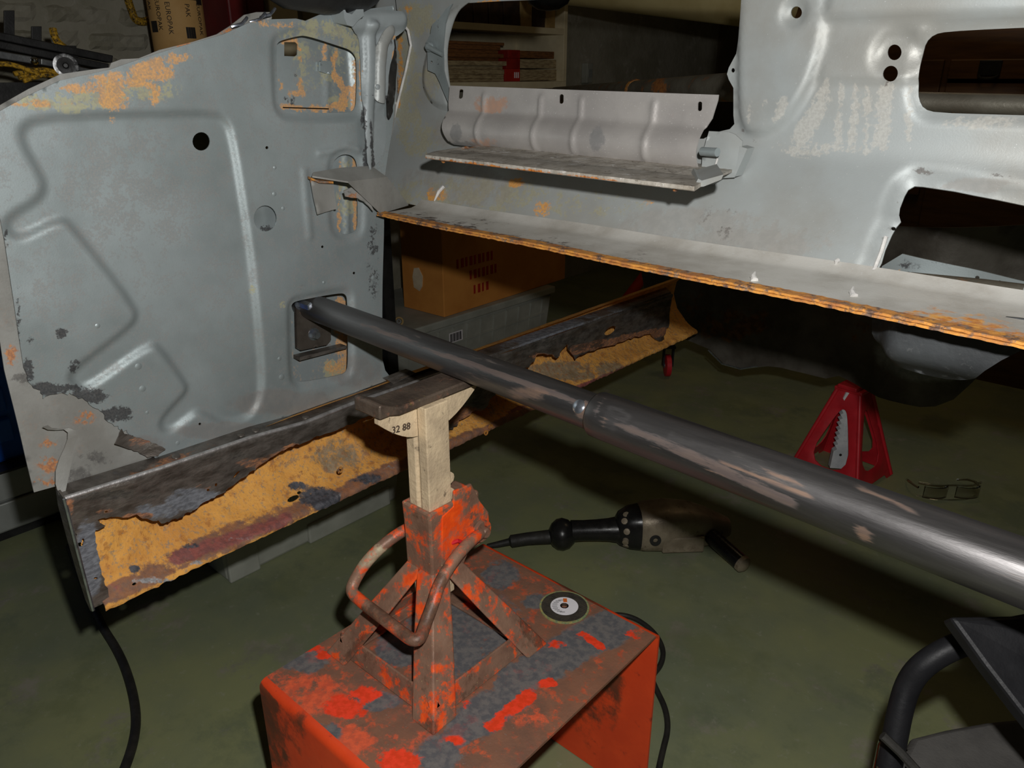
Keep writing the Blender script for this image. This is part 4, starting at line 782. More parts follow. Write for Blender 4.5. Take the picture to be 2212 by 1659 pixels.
for i, (a, b) in enumerate((((-1, -1), (1, -1)), ((1, -1), (1, 1)), ((1, 1), (-1, 1)), ((-1, 1), (-1, -1)))):
    k = .92; A_ = Vector((jx+a[0]*ft*k, jy+a[1]*ft*k, ZB+.006)); B_ = Vector((jx+b[0]*ft*k, jy+b[1]*ft*k, ZB+.006)); inn = (Vector((jx, jy, ZB+.006))-(A_+B_)/2).normalized(); up = Vector((0, 0, .026))
    lp_ = [Vector((0, 0, -.004)), up, up+inn*.003, inn*.003, inn*.02, inn*.02+Vector((0, 0, -.004))]
    lean = inn*.008
    o = MB().hexa([A_+q+(lean if q.z > .02 else Vector()) for q in lp_], [B_+q+(lean if q.z > .02 else Vector()) for q in lp_]).build('base_rail', 'worn_orange', stand, smooth=0, bevel=.001)
    setattrs(o, {'dark': blobs([(830, 1500, 100, 60, .6), (1060, 1480, 100, 60, .6)], .3)})

# ================================================================== red bent-sheet stool
st_x0, st_x1, st_y0, st_y1 = -.825, -.42, .372, .857
stx1 = PZ(1400, 1390, ZB).x
cA, cB, cC = PZ(540, 1455, ZB), PZ(1100, 1165, ZB), PZ(1400, 1390, ZB)
sX0 = (cA.x+cB.x)/2-.002; sX1 = cC.x; sY0 = cA.y; sY1 = (cB.y+cC.y)/2
stool = thing('step_stool', 'worn red-orange bent sheet steel stool carrying the old jack stand', 'stool', ((sX0+sX1)/2, (sY0+sY1)/2, 0))
g = MB(); nx, ny = 70, 84; R_ = .012
vs = []; fs = []
def stz(y): return 0.0
for i_ in range(ny+1):
    for k in range(nx+1):
        y = sY0+R_+(sY1-sY0-2*R_)*i_/ny; x = sX0+(sX1-sX0)*k/nx
        vs.append((x, y, ZB))
n0 = len(vs)
vs += [(a, b, ZB-.004) for a, b, c in vs]
for i_ in range(ny):
    for k in range(nx):
        a = i_*(nx+1)+k; fs.append((a, a+1, a+nx+2, a+nx+1)); a += n0; fs.append((a, a+nx+1, a+nx+2, a+1))
for i_ in range(ny):
    for k in (0, nx):
        a = i_*(nx+1)+k; b = a+nx+1; fs.append((a, b, b+n0, a+n0))
g.add(vs, fs); top = g.build('seat_top', 'stool_paint', stool, smooth=0)
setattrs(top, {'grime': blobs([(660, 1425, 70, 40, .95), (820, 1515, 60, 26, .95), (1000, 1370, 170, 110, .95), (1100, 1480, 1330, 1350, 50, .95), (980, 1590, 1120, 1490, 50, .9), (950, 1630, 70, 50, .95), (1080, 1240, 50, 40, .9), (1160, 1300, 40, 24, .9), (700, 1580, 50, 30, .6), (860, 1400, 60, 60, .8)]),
    'worn': blobs([(660, 1490, 120, 80, .62), (720, 1600, 140, 60, .55), (900, 1620, 200, 60, .5), (1150, 1540, 120, 40, .4), (660, 1400, 90, 14, .7)], .15),
    'paint': blobs([(745, 1530, 60, 34, .95), (790, 1500, 40, 22, .85), (1060, 1570, 1140, 1505, 20, 1.), (1185, 1475, 22, 14, 1.), (1258, 1370, 1300, 1398, 10, 1.), (1205, 1392, 30, 12, .9), (860, 1640, 60, 34, .95), (700, 1415, 16, 12, .9), (650, 1400, 60, 12, .6), (980, 1600, 30, 14, .5), (1010, 1520, 20, 20, .5), (620, 1500, 60, 60, .4), (1370, 1370, 30, 14, .7), (660, 1600, 30, 40, .5)], .12)})
for nm, yy, sg in (('end_panel', sY0, -1), ('end_panel', sY1, 1)):
    pr_ = []
    for t in np.linspace(0, math.pi/2, 6):
        pr_.append((yy-sg*R_+sg*R_*math.sin(t), ZB-R_+R_*math.cos(t)))
    pr_.append((yy, 0.002)); inn = [(y-sg*.004*math.sin(min(math.pi/2, i_*math.pi/10)), z-.004*math.cos(min(math.pi/2, i_*math.pi/10))) for i_, (y, z) in enumerate(pr_)]
    inn[-1] = (yy-sg*.004, 0.002)
    lp_ = pr_+inn[::-1]
    mbx = MB().loft([[Vector((x, y, z)) for y, z in lp_] for x in np.linspace(sX0, sX1, 12)])
    o = mbx.build(nm, 'stool_side', stool, smooth=40); setattrs(o, {'grime': blobs([(640, 1560, 60, 60, .55), (540, 1460, 720, 1670, 12, .8), (1090, 1166, 1400, 1392, 12, 1.), (1400, 1395, 10, 10, .8)], .1)})

# ================================================================== cutting disc on the stool
dc = PZ(1219, 1313, ZB)
disc = thing('cutting_disc', 'small round cutting disc with white label lying on the red stool', 'cutting disc', (dc.x, dc.y, ZB))
MB().ring((dc.x, dc.y, ZB+.0005), (0, 0, 1), .005, .0355, .0028, 48).build('abrasive_wheel', 'disc_abrasive', disc, smooth=30)
MB().ring((dc.x, dc.y, ZB+.0005), (0, 0, 1), .0355, .0385, .0022, 48).build('mesh_rim', 'disc_mesh', disc, smooth=30)
lb = MB().ring((dc.x, dc.y, ZB+.0033), (0, 0, 1), .0055, .0215, .0003, 40).build('paper_label', 'label_white', disc, smooth=30); sub(lb)
MB().ring((dc.x, dc.y, ZB+.0033), (0, 0, 1), .0048, .0066, .0008, 24).build('arbor_ring', 'chrome', disc, smooth=30)
rv = Vector((RIGHT.x, RIGHT.y, 0)); fv = Vector((FWDH.x, FWDH.y, 0))
p = Vector((dc.x, dc.y, ZB+.0037))+fv*.014; M_ = frame(p, rv, fv); MB().box((-.001, -.005, 0), (.005, .004, .0002), M_).build('orange_mark', 'ink_orange', lb, smooth=0)
for k in range(9):
    an = math.pi*.6+k*.32; p = Vector((dc.x, dc.y, ZB+.0037))+rv*math.cos(an)*.015+fv*math.sin(an)*.015
    MB().box((-.004, -.0006, 0), (.004, .0004, .0001), frame(p, rv, fv)).build('print_line', 'ink_black', lb, smooth=0)

# ================================================================== red jack stand with white ratchet on the floor
rA = PZ(1851, 1079, 0); rB = PZ(1926, 1026, 0); e_ = rB-rA; rs = e_.length; e_.normalize(); pe = Vector((-e_.y, e_.x, 0))
rc = (rA+rB)/2+pe*rs/2; rb = rs/2; rt = rb*.30
rq = ray(1800, 838); tq = (rc.xy.dot(FWDH.xy))/(rq.xy.dot(FWDH.xy)); rz = CAMZ+rq.z*tq
red = thing('jack_stand', 'bright red sheet steel jack stand with white ratchet column under the front bulkhead', 'jack stand', tuple(rc))
ra = math.atan2(e_.y, e_.x); Rm = Matrix.Rotation(ra, 3, 'Z')
for k in range(4):
    Rk = Matrix.Rotation(ra+k*math.pi/2, 3, 'Z')
    outer = [(-rb, 0), (-rb+.03, 0), (-rb+.04, .014), (rb-.04, .014), (rb-.03, 0), (rb, 0), (rt+.004, rz), (-rt-.004, rz)]
    hole = chaikin([(-rb*.62, .05), (rb*.62, .05), (rb*.16, rz*.74), (.0, rz*.82), (-rb*.16, rz*.74)], 2)
    def rmap(a, b, h, Rk=Rk):
        f = np.clip(b/rz, 0, 1); y = -(rb+(rt-rb)*f)-h
        m = np.array(Rk); return (rc.x+m[0, 0]*a+m[0, 1]*y, rc.y+m[1, 0]*a+m[1, 1]*y, rc.z+b)
    sheet('side_plate', outer, [hole], rmap, .012, 'red_paint', red, lambda p: -.004*(1-sstep(segdist(p, hole), 0, .008)), .003)
    a = Rk @ Vector((rb-.002, -rb+.002, 0)); b = Rk @ Vector((rt, -rt, rz)); MB().tube([rc+a+Vector((0, 0, .004)), rc+b], .006, 10).build('corner_edge', 'red_paint', red)
MB().box((-rt-.008, -rt-.008, rz-.004), (rt+.008, rt+.008, rz+.006), Matrix.Translation(rc) @ Rm.to_4x4()).build('top_collar', 'red_paint', red, smooth=0, bevel=.003)
tp_ = [(-.019, .03), (.014, .03), (.017, .36), (-.017, .36)]
zR = rz-.004
tz = [(.017, zR), (-.017, zR)]
z = zR-.02
while z > .10:
    tz += [(-.017-.006, z), (-.015, z-.012)]; z -= .0165
tz += [(-.024, .085), (-.026, .03), (.018, .03)]
M_ = Matrix.Translation(rc+Vector((-.0, -.02, 0))) @ Matrix.Rotation(YAW*.8, 4, 'Z')
MB().hexa([M_ @ Vector((x, -.011, z)) for x, z in tz], [M_ @ Vector((x, .011, z)) for x, z in tz]).build('ratchet_column', 'white_paint', red, smooth=0)
MB().box((-.004, -.0135, .12), (.008, -.011, zR-.03), M_).build('column_rib', 'white_paint', red, smooth=0, bevel=.002)
MB().lathe(M_ @ Vector((-.003, -.011, .075)), M_.to_3x3() @ Vector((0, -1, 0)), [(0, .004), (.0008, .004)], 12).build('column_hole', 'ink_black', red)
MB().box((-.05, -.028, rz+.006), (.05, .028, rz+.018), Matrix.Translation(rc) @ Rm.to_4x4()).build('saddle', 'red_paint', red, smooth=0, bevel=.003)

# ================================================================== rotary polisher on the floor
PZt = .055
def fl_(px, py, z=PZt): return PZ(px, py, z)
bA, bB = fl_(1375, 1140), fl_(1530, 1135)
ax_ = (bB-bA); ax_.z = 0; ax_.normalize(); sd_ = Vector((-ax_.y, ax_.x, 0))
pol = thing('rotary_polisher', 'old grey and black electric rotary polisher lying on the floor', 'power tool', (bA.x, bA.y, 0))
def prof_body(x, wy, z0, z1, r=.3, n=20):
    c = (z0+z1)/2; hz = (z1-z0)/2; out = []
    for k in range(n):
        t = 2*math.pi*k/n; cx = math.copysign(abs(math.cos(t))**r, math.cos(t)); cz = math.copysign(abs(math.sin(t))**r, math.sin(t))
        out.append(bA+ax_*x+sd_*(wy*cx)+Vector((0, 0, c+hz*cz-bA.z)))
    return out
L_ = (bB-bA).length
MB().loft([prof_body(0, .048, .004, .112, .7), prof_body(.012, .054, .002, .118, .7), prof_body(.07, .056, .002, .122, .6), prof_body(.13, .05, .004, .116, .6), prof_body(.175, .042, .010, .100, .6), prof_body(.215, .030, .020, .082, .7), prof_body(.235, .022, .028, .072, .8)]).build('motor_housing', 'tool_alloy', pol, smooth=50)
ec = MB().loft([prof_body(-.055, .024, .022, .084, .9), prof_body(-.045, .036, .014, .098, .8), prof_body(-.02, .046, .006, .110, .7), prof_body(.004, .050, .003, .114, .7)]).build('vent_cap', 'black_plastic', pol, smooth=50)
sub(ec)
for x, y in ((1340, 1118), (1355, 1140), (1345, 1168), (1348, 1186), (1330, 1126)):
    p = PZ(x, y, .07); d = (CAM-p).normalized(); p = bA+ax_*(-.03)+(p-bA)*0
for k, (an, xx) in enumerate(((-.3, -.02), (.35, -.018), (.9, -.022), (1.3, -.015), (-.75, -.016))):
    c = bA+ax_*xx; c.z = .057; n3 = (-sd_*math.cos(an)+Vector((0, 0, 1))*math.sin(an)-ax_*.35).normalized()
    MB().lathe(c+n3*.038, n3, [(0, .008), (.013, .008), (.0135, .005)], 10).build('vent_slot', 'tool_alloy', ec)
hb = bA+ax_*(-.05); hb.z = .052
h_ = MB().tube([hb+ax_*.01, hb-ax_*.02, hb-ax_*.05, hb-ax_*.085, hb-ax_*.115], [.034, .029, .027, .026, .027], 20).build('rear_handle', 'black_plastic', pol)
kb = hb-ax_*.135; kb.z = .043
MB().lathe(kb-ax_*.036, ax_, [(0, .012), (.008, .028), (.02, .038), (.034, .041), (.05, .036), (.064, .022)], 24).build('handle_knob', 'black_plastic', pol)
b0 = kb-ax_*.03; MB().tube([b0+Vector((0, 0, -.006)), b0-ax_*.06+Vector((0, 0, -.01)), b0-ax_*.10+Vector((0, 0, -.016)), b0-ax_*.105+Vector((0, 0, -.017)), b0-ax_*.135+Vector((0, 0, -.024)), b0-ax_*.16+Vector((0, 0, -.028))], [.018, .016, .016, .009, .008, .006], 14).build('cord_boot', 'black_rubber', pol)
g0 = bA+ax_*.235; g0.z = .05
gh0 = PZ(1535, 1157, .05); gh1 = PZ(1608, 1222, .028)
MB().tube([bA+ax_*.2+Vector((0, 0, -.005)), gh0], [.022, .016], 14).build('handle_boss', 'tool_alloy', pol)
sh_ = MB().tube([gh0, gh0+(gh1-gh0)*.06, gh0+(gh1-gh0)*.9], [.019, .0205, .0205], 18).build('side_handle', 'black_plastic', pol)
MB().lathe(gh0+(gh1-gh0)*.9, gh1-gh0, [(0, .0215), (.01, .021), (.016, .014), (.019, .006)], 18).build('handle_cap', 'tool_alloy', pol)
c = bA+ax_*.035; c.z = .045; n3 = (-sd_+Vector((0, 0, .15))).normalized()
MB().ring(c+n3*.053, n3, .006, .014, .006, 20).build('brush_cap', 'dark_steel', pol)
MB().box((0, -.003, -.022), (.105, .008, .022), frame(bA+ax_*.055-sd_*.052+Vector((0, 0, .035-bA.z)), ax_, -sd_.cross(ax_).cross(ax_) if False else sd_)).build('name_plate', 'tool_alloy', pol, smooth=0, bevel=.004)

# ================================================================== cords on the floor
def spline(P, it=3):
    p = np.array([list(q) for q in P])
    for _ in range(it):
        nn = [p[0]]
        for i in range(len(p)-1): nn += [p[i]*.75+p[i+1]*.25, p[i]*.25+p[i+1]*.75]
        nn.append(p[-1]); p = np.array(nn)
    return [Vector(q) for q in p]
o = MB().tube(spline([PZ(x, y, .006) for x, y in ((1230, 1345), (1300, 1328), (1360, 1328), (1410, 1360), (1434, 1400), (1430, 1435), (1406, 1462), (1418, 1490), (1438, 1530), (1444, 1575), (1432, 1620), (1415, 1700), (1400, 1800))]), .0055, 10).build('power_cord', 'black_rubber')
tag(o, 'thin black power cord curling on the floor right of the red stool', 'cord')
o = MB().tube(spline([PZ(x, y, z) for x, y, z in ((150, 1180, .009), (185, 1270, .009), (215, 1345, .009), (258, 1410, .009), (284, 1480, .009), (296, 1550, .009), (288, 1610, .009), (262, 1680, .009), (220, 1760, .009))]), .0085, 12).build('black_cable', 'black_rubber')
tag(o, 'thick black cable lying on the floor under the sill end at left', 'cable')

# ================================================================== safety glasses on the floor
gl = PZ(2045, 1072, 0)
gs = thing('safety_glasses', 'clear plastic safety glasses lying on the floor right of the red jack stand', 'glasses', tuple(gl))
for s_ in (-1, 1):
    c = gl+rv*(.045*s_)
    vs = []; fs = []; n = 12; m = 5
    for i_ in range(m+1):
        for k in range(n+1):
            a_ = -.9+1.8*k/n; vs.append(c+rv*(.042*math.sin(a_))+fv*(-.02*math.cos(a_)*1.2)+Vector((0, 0, .006+.038*i_/m)))
    fs = [(i_*(n+1)+k, i_*(n+1)+k+1, (i_+1)*(n+1)+k+1, (i_+1)*(n+1)+k) for i_ in range(m) for k in range(n)]
    o = MB().add(vs, fs).build('lens', 'clear_plastic', gs); md = o.modifiers.new('solid', 'SOLIDIFY'); md.thickness = .002
    MB().tube(spline([gl+rv*(.086*s_)+Vector((0, 0, .03)), gl+rv*(.095*s_)+fv*.03+Vector((0, 0, .03)), gl+rv*(.088*s_)+fv*.06+Vector((0, 0, .022)), gl+rv*(.075*s_)+fv*.085+Vector((0, 0, .006))]), .0028, 8).build('temple_arm', 'clear_plastic', gs)
MB().tube(spline([gl-rv*.088+Vector((0, 0, .046)), gl-rv*.045-fv*.024+Vector((0, 0, .048)), gl-fv*.008+Vector((0, 0, .044)), gl+rv*.045-fv*.024+Vector((0, 0, .048)), gl+rv*.088+Vector((0, 0, .046))]), .0022, 8).build('brow_frame', 'clear_plastic', gs)
gs_b = MB().tube(spline([gl-rv*.086+Vector((0, 0, .004)), gl-rv*.045-fv*.024+Vector((0, 0, .003)), gl+rv*.045-fv*.024+Vector((0, 0, .003)), gl+rv*.086+Vector((0, 0, .004))]), .0022, 8).build('lower_rim', 'clear_plastic', gs)

# ================================================================== totes, carton behind the sill
def tote(x0, x1, y0, y1, h, label):
    t = thing('storage_tote', label, 'storage box', ((x0+x1)/2, (y0+y1)/2, 0), 'grey plastic totes behind the sill')
    tp = .02
    MB().hexa([Vector(q) for q in ((x0+tp, y0+tp, 0), (x1-tp, y0+tp, 0), (x1-tp, y1-tp, 0), (x0+tp, y1-tp, 0))], [Vector(q) for q in ((x0, y0, h-.03), (x1, y0, h-.03), (x1, y1, h-.03), (x0, y1, h-.03))]).build('tub', 'tote_grey', t, smooth=0, bevel=.008)
    MB().box((x0-.012, y0-.012, h-.03), (x1+.012, y1+.012, h)).build('lid', 'tote_grey', t, smooth=0, bevel=.005)
    for k in range(int((y1-y0)/.075)):
        y = y0+.05+k*.075
        if y > y1-.03: break
        MB().hexa([Vector(q) for q in ((x1-tp-.002, y, .10), (x1-tp+.008, y, .10), (x1-tp+.008, y+.006, .10), (x1-tp-.002, y+.006, .10))], [Vector(q) for q in ((x1-.004, y, h-.045), (x1+.006, y, h-.045), (x1+.006, y+.006, h-.045), (x1-.004, y+.006, h-.045))]).build('rib', 'tote_grey', t, smooth=0)
    for z in (.16, .25, .33):
        if z < h-.07: MB().box((x1-tp, y0+.04, z), (x1-tp+.006+tp*z/h, y1-.04, z+.005)).build('rib', 'tote_grey', t, smooth=0)
    MB().box((x1-tp-.004, y0+.02, 0), (x1-tp+.010, y0+.10, .09)).build('foot', 'tote_grey', t, smooth=0, bevel=.004)
    MB().box((x1-tp-.004, y0+.24, 0), (x1-tp+.010, y1-.05, .055)).build('foot', 'tote_grey', t, smooth=0, bevel=.004)
    return t
t1_ = tote(-1.90, -1.475, .655, 1.21, .30, 'grey ribbed plastic tote whose foot shows below the rusty sill')
t2_ = tote(-2.45, -2.00, 1.56, 2.50, .27, 'grey ribbed plastic tote right under the cardboard box')
lbx = PX(985, 727, -1.99)
lab = MB().box((-.0005, -.035, -.02), (.0005, .035, .02), Matrix.Translation((-1.990, lbx.y, lbx.z))).build('barcode_label', 'label_white', t2_, smooth=0); sub(lab)
for k in range(11):
    y = lbx.y-.03+k*.0055; MB().box((-.0006, 0, -.016), (.0012, .0022 if k % 3 else .0036, .016), Matrix.Translation((-1.9895, y, lbx.z))).build('bar', 'ink_black', lab, smooth=0)
for k, (x, y, z) in enumerate(((868, 690, .43),)):
    p = PZ(862, 704, .27); cr = thing('socket_ring', 'small brass coloured ring standing on the tote beside the cardboard box', 'ring', (p.x, p.y, .27))
    MB().ring((p.x, p.y, .27+.018), (.8, -.55, .1), .011, .017, .006, 24).build('ring', 'book_tan', cr)
    MB().ring((p.x, p.y, .27+.018), (.8, -.55, .1), .004, .009, .004, 20).build('bush', 'grey_bar', cr)
# carton
k0 = PZ(960, 686, .2705); kr = PZ(1190, 612, .2705); kl = PZ(830, 666, .2705)
u1 = (kr-k0); u1.z = 0; u1.normalize(); u2 = Vector((-u1.y, u1.x, 0))
if u2.x > 0: u2 = -u2
cl, cw, ch = .76, .22, .34
box = thing('cardboard_box', 'brown cardboard box with faint red print standing on the grey tote', 'cardboard box', tuple(k0))
Mk = frame(k0, u1, u2)
def flat(pts_, z0, z1): return [Mk @ Vector((a, b, 0))+Vector((0, 0, z0)) for a, b in pts_], [Mk @ Vector((a, b, 0))+Vector((0, 0, z1)) for a, b in pts_]
a, b = flat(((0, 0), (cl, 0), (cl, cw), (0, cw)), 0, ch); MB().hexa(a, b).build('carton', 'cardboard', box, smooth=0, bevel=.003)
for s_ in (0, 1):
    a, b = flat(((0, cw*.5*s_+.001), (cl, cw*.5*s_+.001), (cl, cw*.5*(s_+1)-.001), (0, cw*.5*(s_+1)-.001)), ch, ch+.004); MB().hexa(a, b).build('top_flap', 'cardboard', box, smooth=0)
for zz, x0, n in ((.19, .08, 9), (.135, .15, 7), (.075, .17, 4)):
    for k in range(n):
        p = k0+u1*(x0+k*.024)+Vector((0, 0, zz))-u2*.0012; MB().box((-.008, -.018, 0), (.006 if k % 2 else .002, .016, .0006), frame(p, u1, (0, 0, 1))).build('red_print_mark', 'ink_red', box, smooth=0)
tpx = Mk @ Vector((0, .13, 0)); pts_ = [(.02, 0), (.05, .01), (.055, .05), (.045, .085), (.02, .09), (0, .06), (.005, .02)]
MB().hexa([k0+u2*(.105+a_)+Vector((0, 0, .08+b_))-u1*.0005 for a_, b_ in pts_], [k0+u2*(.105+a_)+Vector((0, 0, .08+b_))-u1*.003 for a_, b_ in pts_]).build('torn_tape', 'tape_paper', box, smooth=0)

# ================================================================== bench, cabinet and blue bin along the left wall
bench = thing('workbench', 'dark steel workbench along the rough left wall', 'workbench', (-2.2, 1.0, 0))
BT = 1.035
MB().box((-2.66, -.5, BT-.04), (-1.80, 1.52, BT)).build('bench_top', 'dark_steel', bench, smooth=0, bevel=.004)
for x in (-2.62, -1.86):
    for y in (-.45, 1.47): MB().box((x, y-.02, 0), (x+.04, y+.02, BT-.04)).build('leg', 'dark_steel', bench, smooth=0)
cab = thing('drawer_cabinet', 'low pale grey metal drawer unit on the floor under the bench', 'cabinet', (-2.3, .2, 0))
MB().box((-2.62, -.35, .03), (-2.07, .62, .20)).build('body', 'cabinet_grey', cab, smooth=0, bevel=.004)
MB().box((-2.6, -.33, 0), (-2.09, .60, .03)).build('plinth', 'dark_steel', cab, smooth=0)
MB().box((-2.07, -.34, .04), (-2.055, .61, .115)).build('drawer', 'cabinet_grey', cab, smooth=0, bevel=.003)
MB().box((-2.07, -.34, .122), (-2.055, .61, .195)).build('drawer', 'cabinet_grey', cab, smooth=0, bevel=.003)
MB().box((-2.60, -.34, .20), (-2.04, .62, .206)).build('top_sheet', 'dark_steel', cab, smooth=0)
bb = thing('blue_bin', 'bright blue plastic bin standing on the low grey drawer unit', 'bin', (-2.3, .2, .206))
x1 = -2.07; bo, bh = .207, .25
MB().hexa([Vector(q) for q in ((-2.58, -.3, bo), (x1-.02, -.3, bo), (x1-.02, .50, bo), (-2.58, .50, bo))], [Vector(q) for q in ((-2.6, -.33, bo+bh), (x1, -.33, bo+bh), (x1, .54, bo+bh), (-2.6, .54, bo+bh))]).build('tub', 'blue_plastic', bb, smooth=0, bevel=.008)
MB().box((-2.61, -.35, bo+bh-.0), (x1+.015, .56, bo+bh+.03)).build('rim', 'blue_plastic', bb, smooth=0, bevel=.004)
for z in (.06, .14): MB().box((x1-.02, .30, bo+z), (x1+.008, .46, bo+z+.06)).build('side_panel', 'blue_plastic', bb, smooth=0, bevel=.004)

# black slotted rail with rollers on the bench
rail = thing('slotted_rail', 'black slotted steel rail with a chrome roller lying on the bench', 'rail', (-1.9, .6, BT))
RX = -1.9
def bar(name, pts, x0, x1, mat, par, bev=.002):
    a = [PX(px, py, RX) for px, py in pts]; MB().hexa([Vector((x0, q.y, q.z)) for q in a], [Vector((x1, q.y, q.z)) for q in a]).build(name, mat, par, smooth=0, bevel=bev)
bar('upper_rail', ((-120, 44), (245, 120), (243, 136), (-120, 62)), RX-.03, RX, 'dark_steel', rail)
bar('lower_rail', ((-120, 64), (232, 138), (230, 152), (-120, 82)), RX-.02, RX+.01, 'dark_steel', rail)
bar('grey_slide', ((-120, 90), (65, 122), (66, 138), (-120, 108)), RX-.01, RX+.012, 'grey_bar', rail)
bar('grey_slide', ((84, 126), (205, 152), (202, 160), (84, 140)), RX-.01, RX+.012, 'grey_bar', rail)
for px_ in (-30, 160):
    q = PX(px_, 120, RX); MB().box((RX-.03, q.y-.01, BT+.0005), (RX-.01, q.y+.012, q.z+.02)).build('rail_foot', 'dark_steel', rail, smooth=0)
p = PX(142, 143, RX+.03)
MB().ring(p, (1, -.35, .1), .017, .0235, .012, 32).build('roller_rim', 'chrome', rail)
MB().lathe(p, (1, -.35, .1), [(0, .018), (.007, .018), (.008, .010), (.009, .006), (.013, .004)], 28).build('roller_hub', 'dark_steel', rail)
p = PX(75, 132, RX+.03); dome('stud', p, (1, -.4, .2), .008, .012, 'chrome', rail, 16)
for k, (pts) in enumerate((((40, 168), (70, 160), (100, 150), (125, 158)), ((30, 160), (80, 150), (110, 152), (130, 162)), ((50, 175), (95, 160), (120, 165), (128, 168)), ((-10, 138), (20, 138), (45, 145), (80, 158)))):
    o = MB().tube(spline([PX(x, y, RX+.02+.006*k) for x, y in pts], 2), .005, 8).build('braided_sleeve', 'braid', rail)
p = PX(118, 80, RX-.05); mb = MB().tube(spline([PX(114, 62, RX-.05), PX(118, 80, RX-.045), PX(126, 94, RX-.04), PX(140, 104, RX-.03)], 2), [.008]*21 if False else .008, 8); o = mb.build('braided_sleeve', 'braid', rail)
for x0, y0, x1_, y1_ in ((25, 20, 48, 75), (85, 55, 107, 92)):
    bar('upright_tab', ((x0, y0), (x1_, y0), (x1_, y1_+4), (x0, y1_)), RX-.05, RX-.044, 'dark_steel', rail, .001)
q = PX(60, 170, RX+.06); MB().box((RX+.02, q.y-.25, BT+.0005), (RX+.024, q.y+.10, BT+.06)).build('sheet_guard', 'dark_steel', rail, smooth=0)

# things standing on the bench
ya, yb = PX(354, 60, -2.15).y, PX(490, 60, -2.15).y; kc = Vector((-2.25, (ya+yb)/2, BT)); kr_ = (yb-ya)/2*.80
ke = thing('kraft_drum', 'tan printed kraft cardboard drum standing on the bench against the wall', 'drum', tuple(kc))
MB().lathe(kc+Vector((0, 0, .0005)), (0, 0, 1), [(0, kr_), (.62, kr_)], 40).build('drum', 'kraft_print', ke)
MB().ring(kc+Vector((0, 0, .6)), (0, 0, 1), kr_, kr_+.003, .03, 40).build('lid_band', 'grey_bar', ke)
cdir = math.atan2(-kc.y, -kc.x)
def wrap(o):
    for v_ in o.data.vertices:
        a_ = v_.co.x; v_.co = Vector((kc.x+(kr_+.0006+v_.co.z)*math.cos(cdir+a_/kr_), kc.y+(kr_+.0006+v_.co.z)*math.sin(cdir+a_/kr_), v_.co.y))
Rt = Matrix.Rotation(-math.pi/2, 4, 'Z')
for (x, zz, s) in ((-.048, 1.26, 'EUROPAK'), (-.020, 1.25, 'EUROPAK'), (.03, 1.27, 'PAK'), (.0, 1.34, 'EURO'), (.066, 1.25, 'EUROPAK'), (-.08, 1.31, 'EUROPAK'), (.03, 1.37, 'EUROPAK')):
    o = text_mesh('print', s, .018, Matrix.Translation((x, zz, 0)) @ Rt, 'ink_black', ke, .0002); wrap(o)
for x, zz in ((-.042, 1.315), (.05, 1.31), (.032, 1.215), (-.07, 1.23), (.075, 1.30)):
    g_ = MB()
    for k in range(4): g_.box((x-.013+.0065*k, zz-.014, 0), (x-.013+.0065*k+.0062, zz+.014, .0003))
    o = g_.build('print_square', 'ink_black', ke, smooth=0); wrap(o)
mr_ = thing('maroon_case', 'dark maroon case standing on the bench beside the tan carton', 'case', (-2.3, 1.32, BT))
ya, yb = PX(492, 30, -2.2).y, PX(578, 30, -2.2).y
MB().box((-2.45, ya+.004, BT), (-2.2, (ya+yb)/2, 1.55)).build('half', 'maroon', mr_, smooth=0, bevel=.006)
MB().box((-2.45, (ya+yb)/2+.003, BT), (-2.21, yb, 1.55)).build('half', 'maroon', mr_, smooth=0, bevel=.006)
MB().box((-2.3, (ya+yb)/2-.02, 1.548), (-2.25, (ya+yb)/2+.03, 1.565)).build('handle', 'black_plastic', mr_, smooth=0, bevel=.004)
be_ = thing('beige_carton', 'plain beige carton on the bench between maroon case and car pillar', 'cardboard box', (-2.3, 1.45, BT))
ya, yb = PX(582, 20, -2.2).y, PX(643, 20, -2.2).y
MB().box((-2.45, ya, BT), (-2.2, yb, 1.42)).build('carton', 'shelf_paint', be_, smooth=0, bevel=.004)
MB().box((-2.45, ya, 1.42), (-2.2, yb, 1.426)).build('lid', 'shelf_paint', be_, smooth=0)

# ================================================================== wall bookcase
bk = thing('wall_bookcase', 'cream painted open bookcase hung on the wall behind the car', 'bookcase', (-2.55, 2.5, 1.08))
BX = -2.40; yl = 1.85; yr = PX(1224, 150, BX).y; zb = PX(1100, 186, BX).z-.012; zs = PX(1100, 62, BX).z
MB().box((-2.70, yl, zb), (BX, yr, zb+.03)).build('bottom_board', 'shelf_paint', bk, smooth=0, bevel=.002)
MB().box((-2.69, yl+.02, zs-.012), (BX, yr-.025, zs+.014)).build('shelf_board', 'shelf_paint', bk, smooth=0, bevel=.002)
MB().box((-2.70, yr-.025, zb+.03), (BX, yr, 1.78)).build('side_board', 'shelf_paint', bk, smooth=0, bevel=.002)
MB().box((-2.70, yl, zb+.03), (BX, yl+.025, 1.78)).build('side_board', 'shelf_paint', bk, smooth=0, bevel=.002)
MB().box((-2.70, yl, 1.78), (BX, yr, 1.805)).build('top_board', 'shelf_paint', bk, smooth=0, bevel=.002)
MB().box((-2.70, yl+.025, zb+.03), (-2.695, yr-.025, 1.78)).build('back_board', 'shelf_paint', bk, smooth=0)
zt0 = zb+.0305; z = zt0
y0_, y1_ = PX(962, 150, -2.43).y-.10, PX(1088, 150, -2.43).y
ords = ['lowest', 'second', 'third', 'fourth', 'fifth', 'sixth', 'seventh', 'eighth', 'ninth', 'tenth']
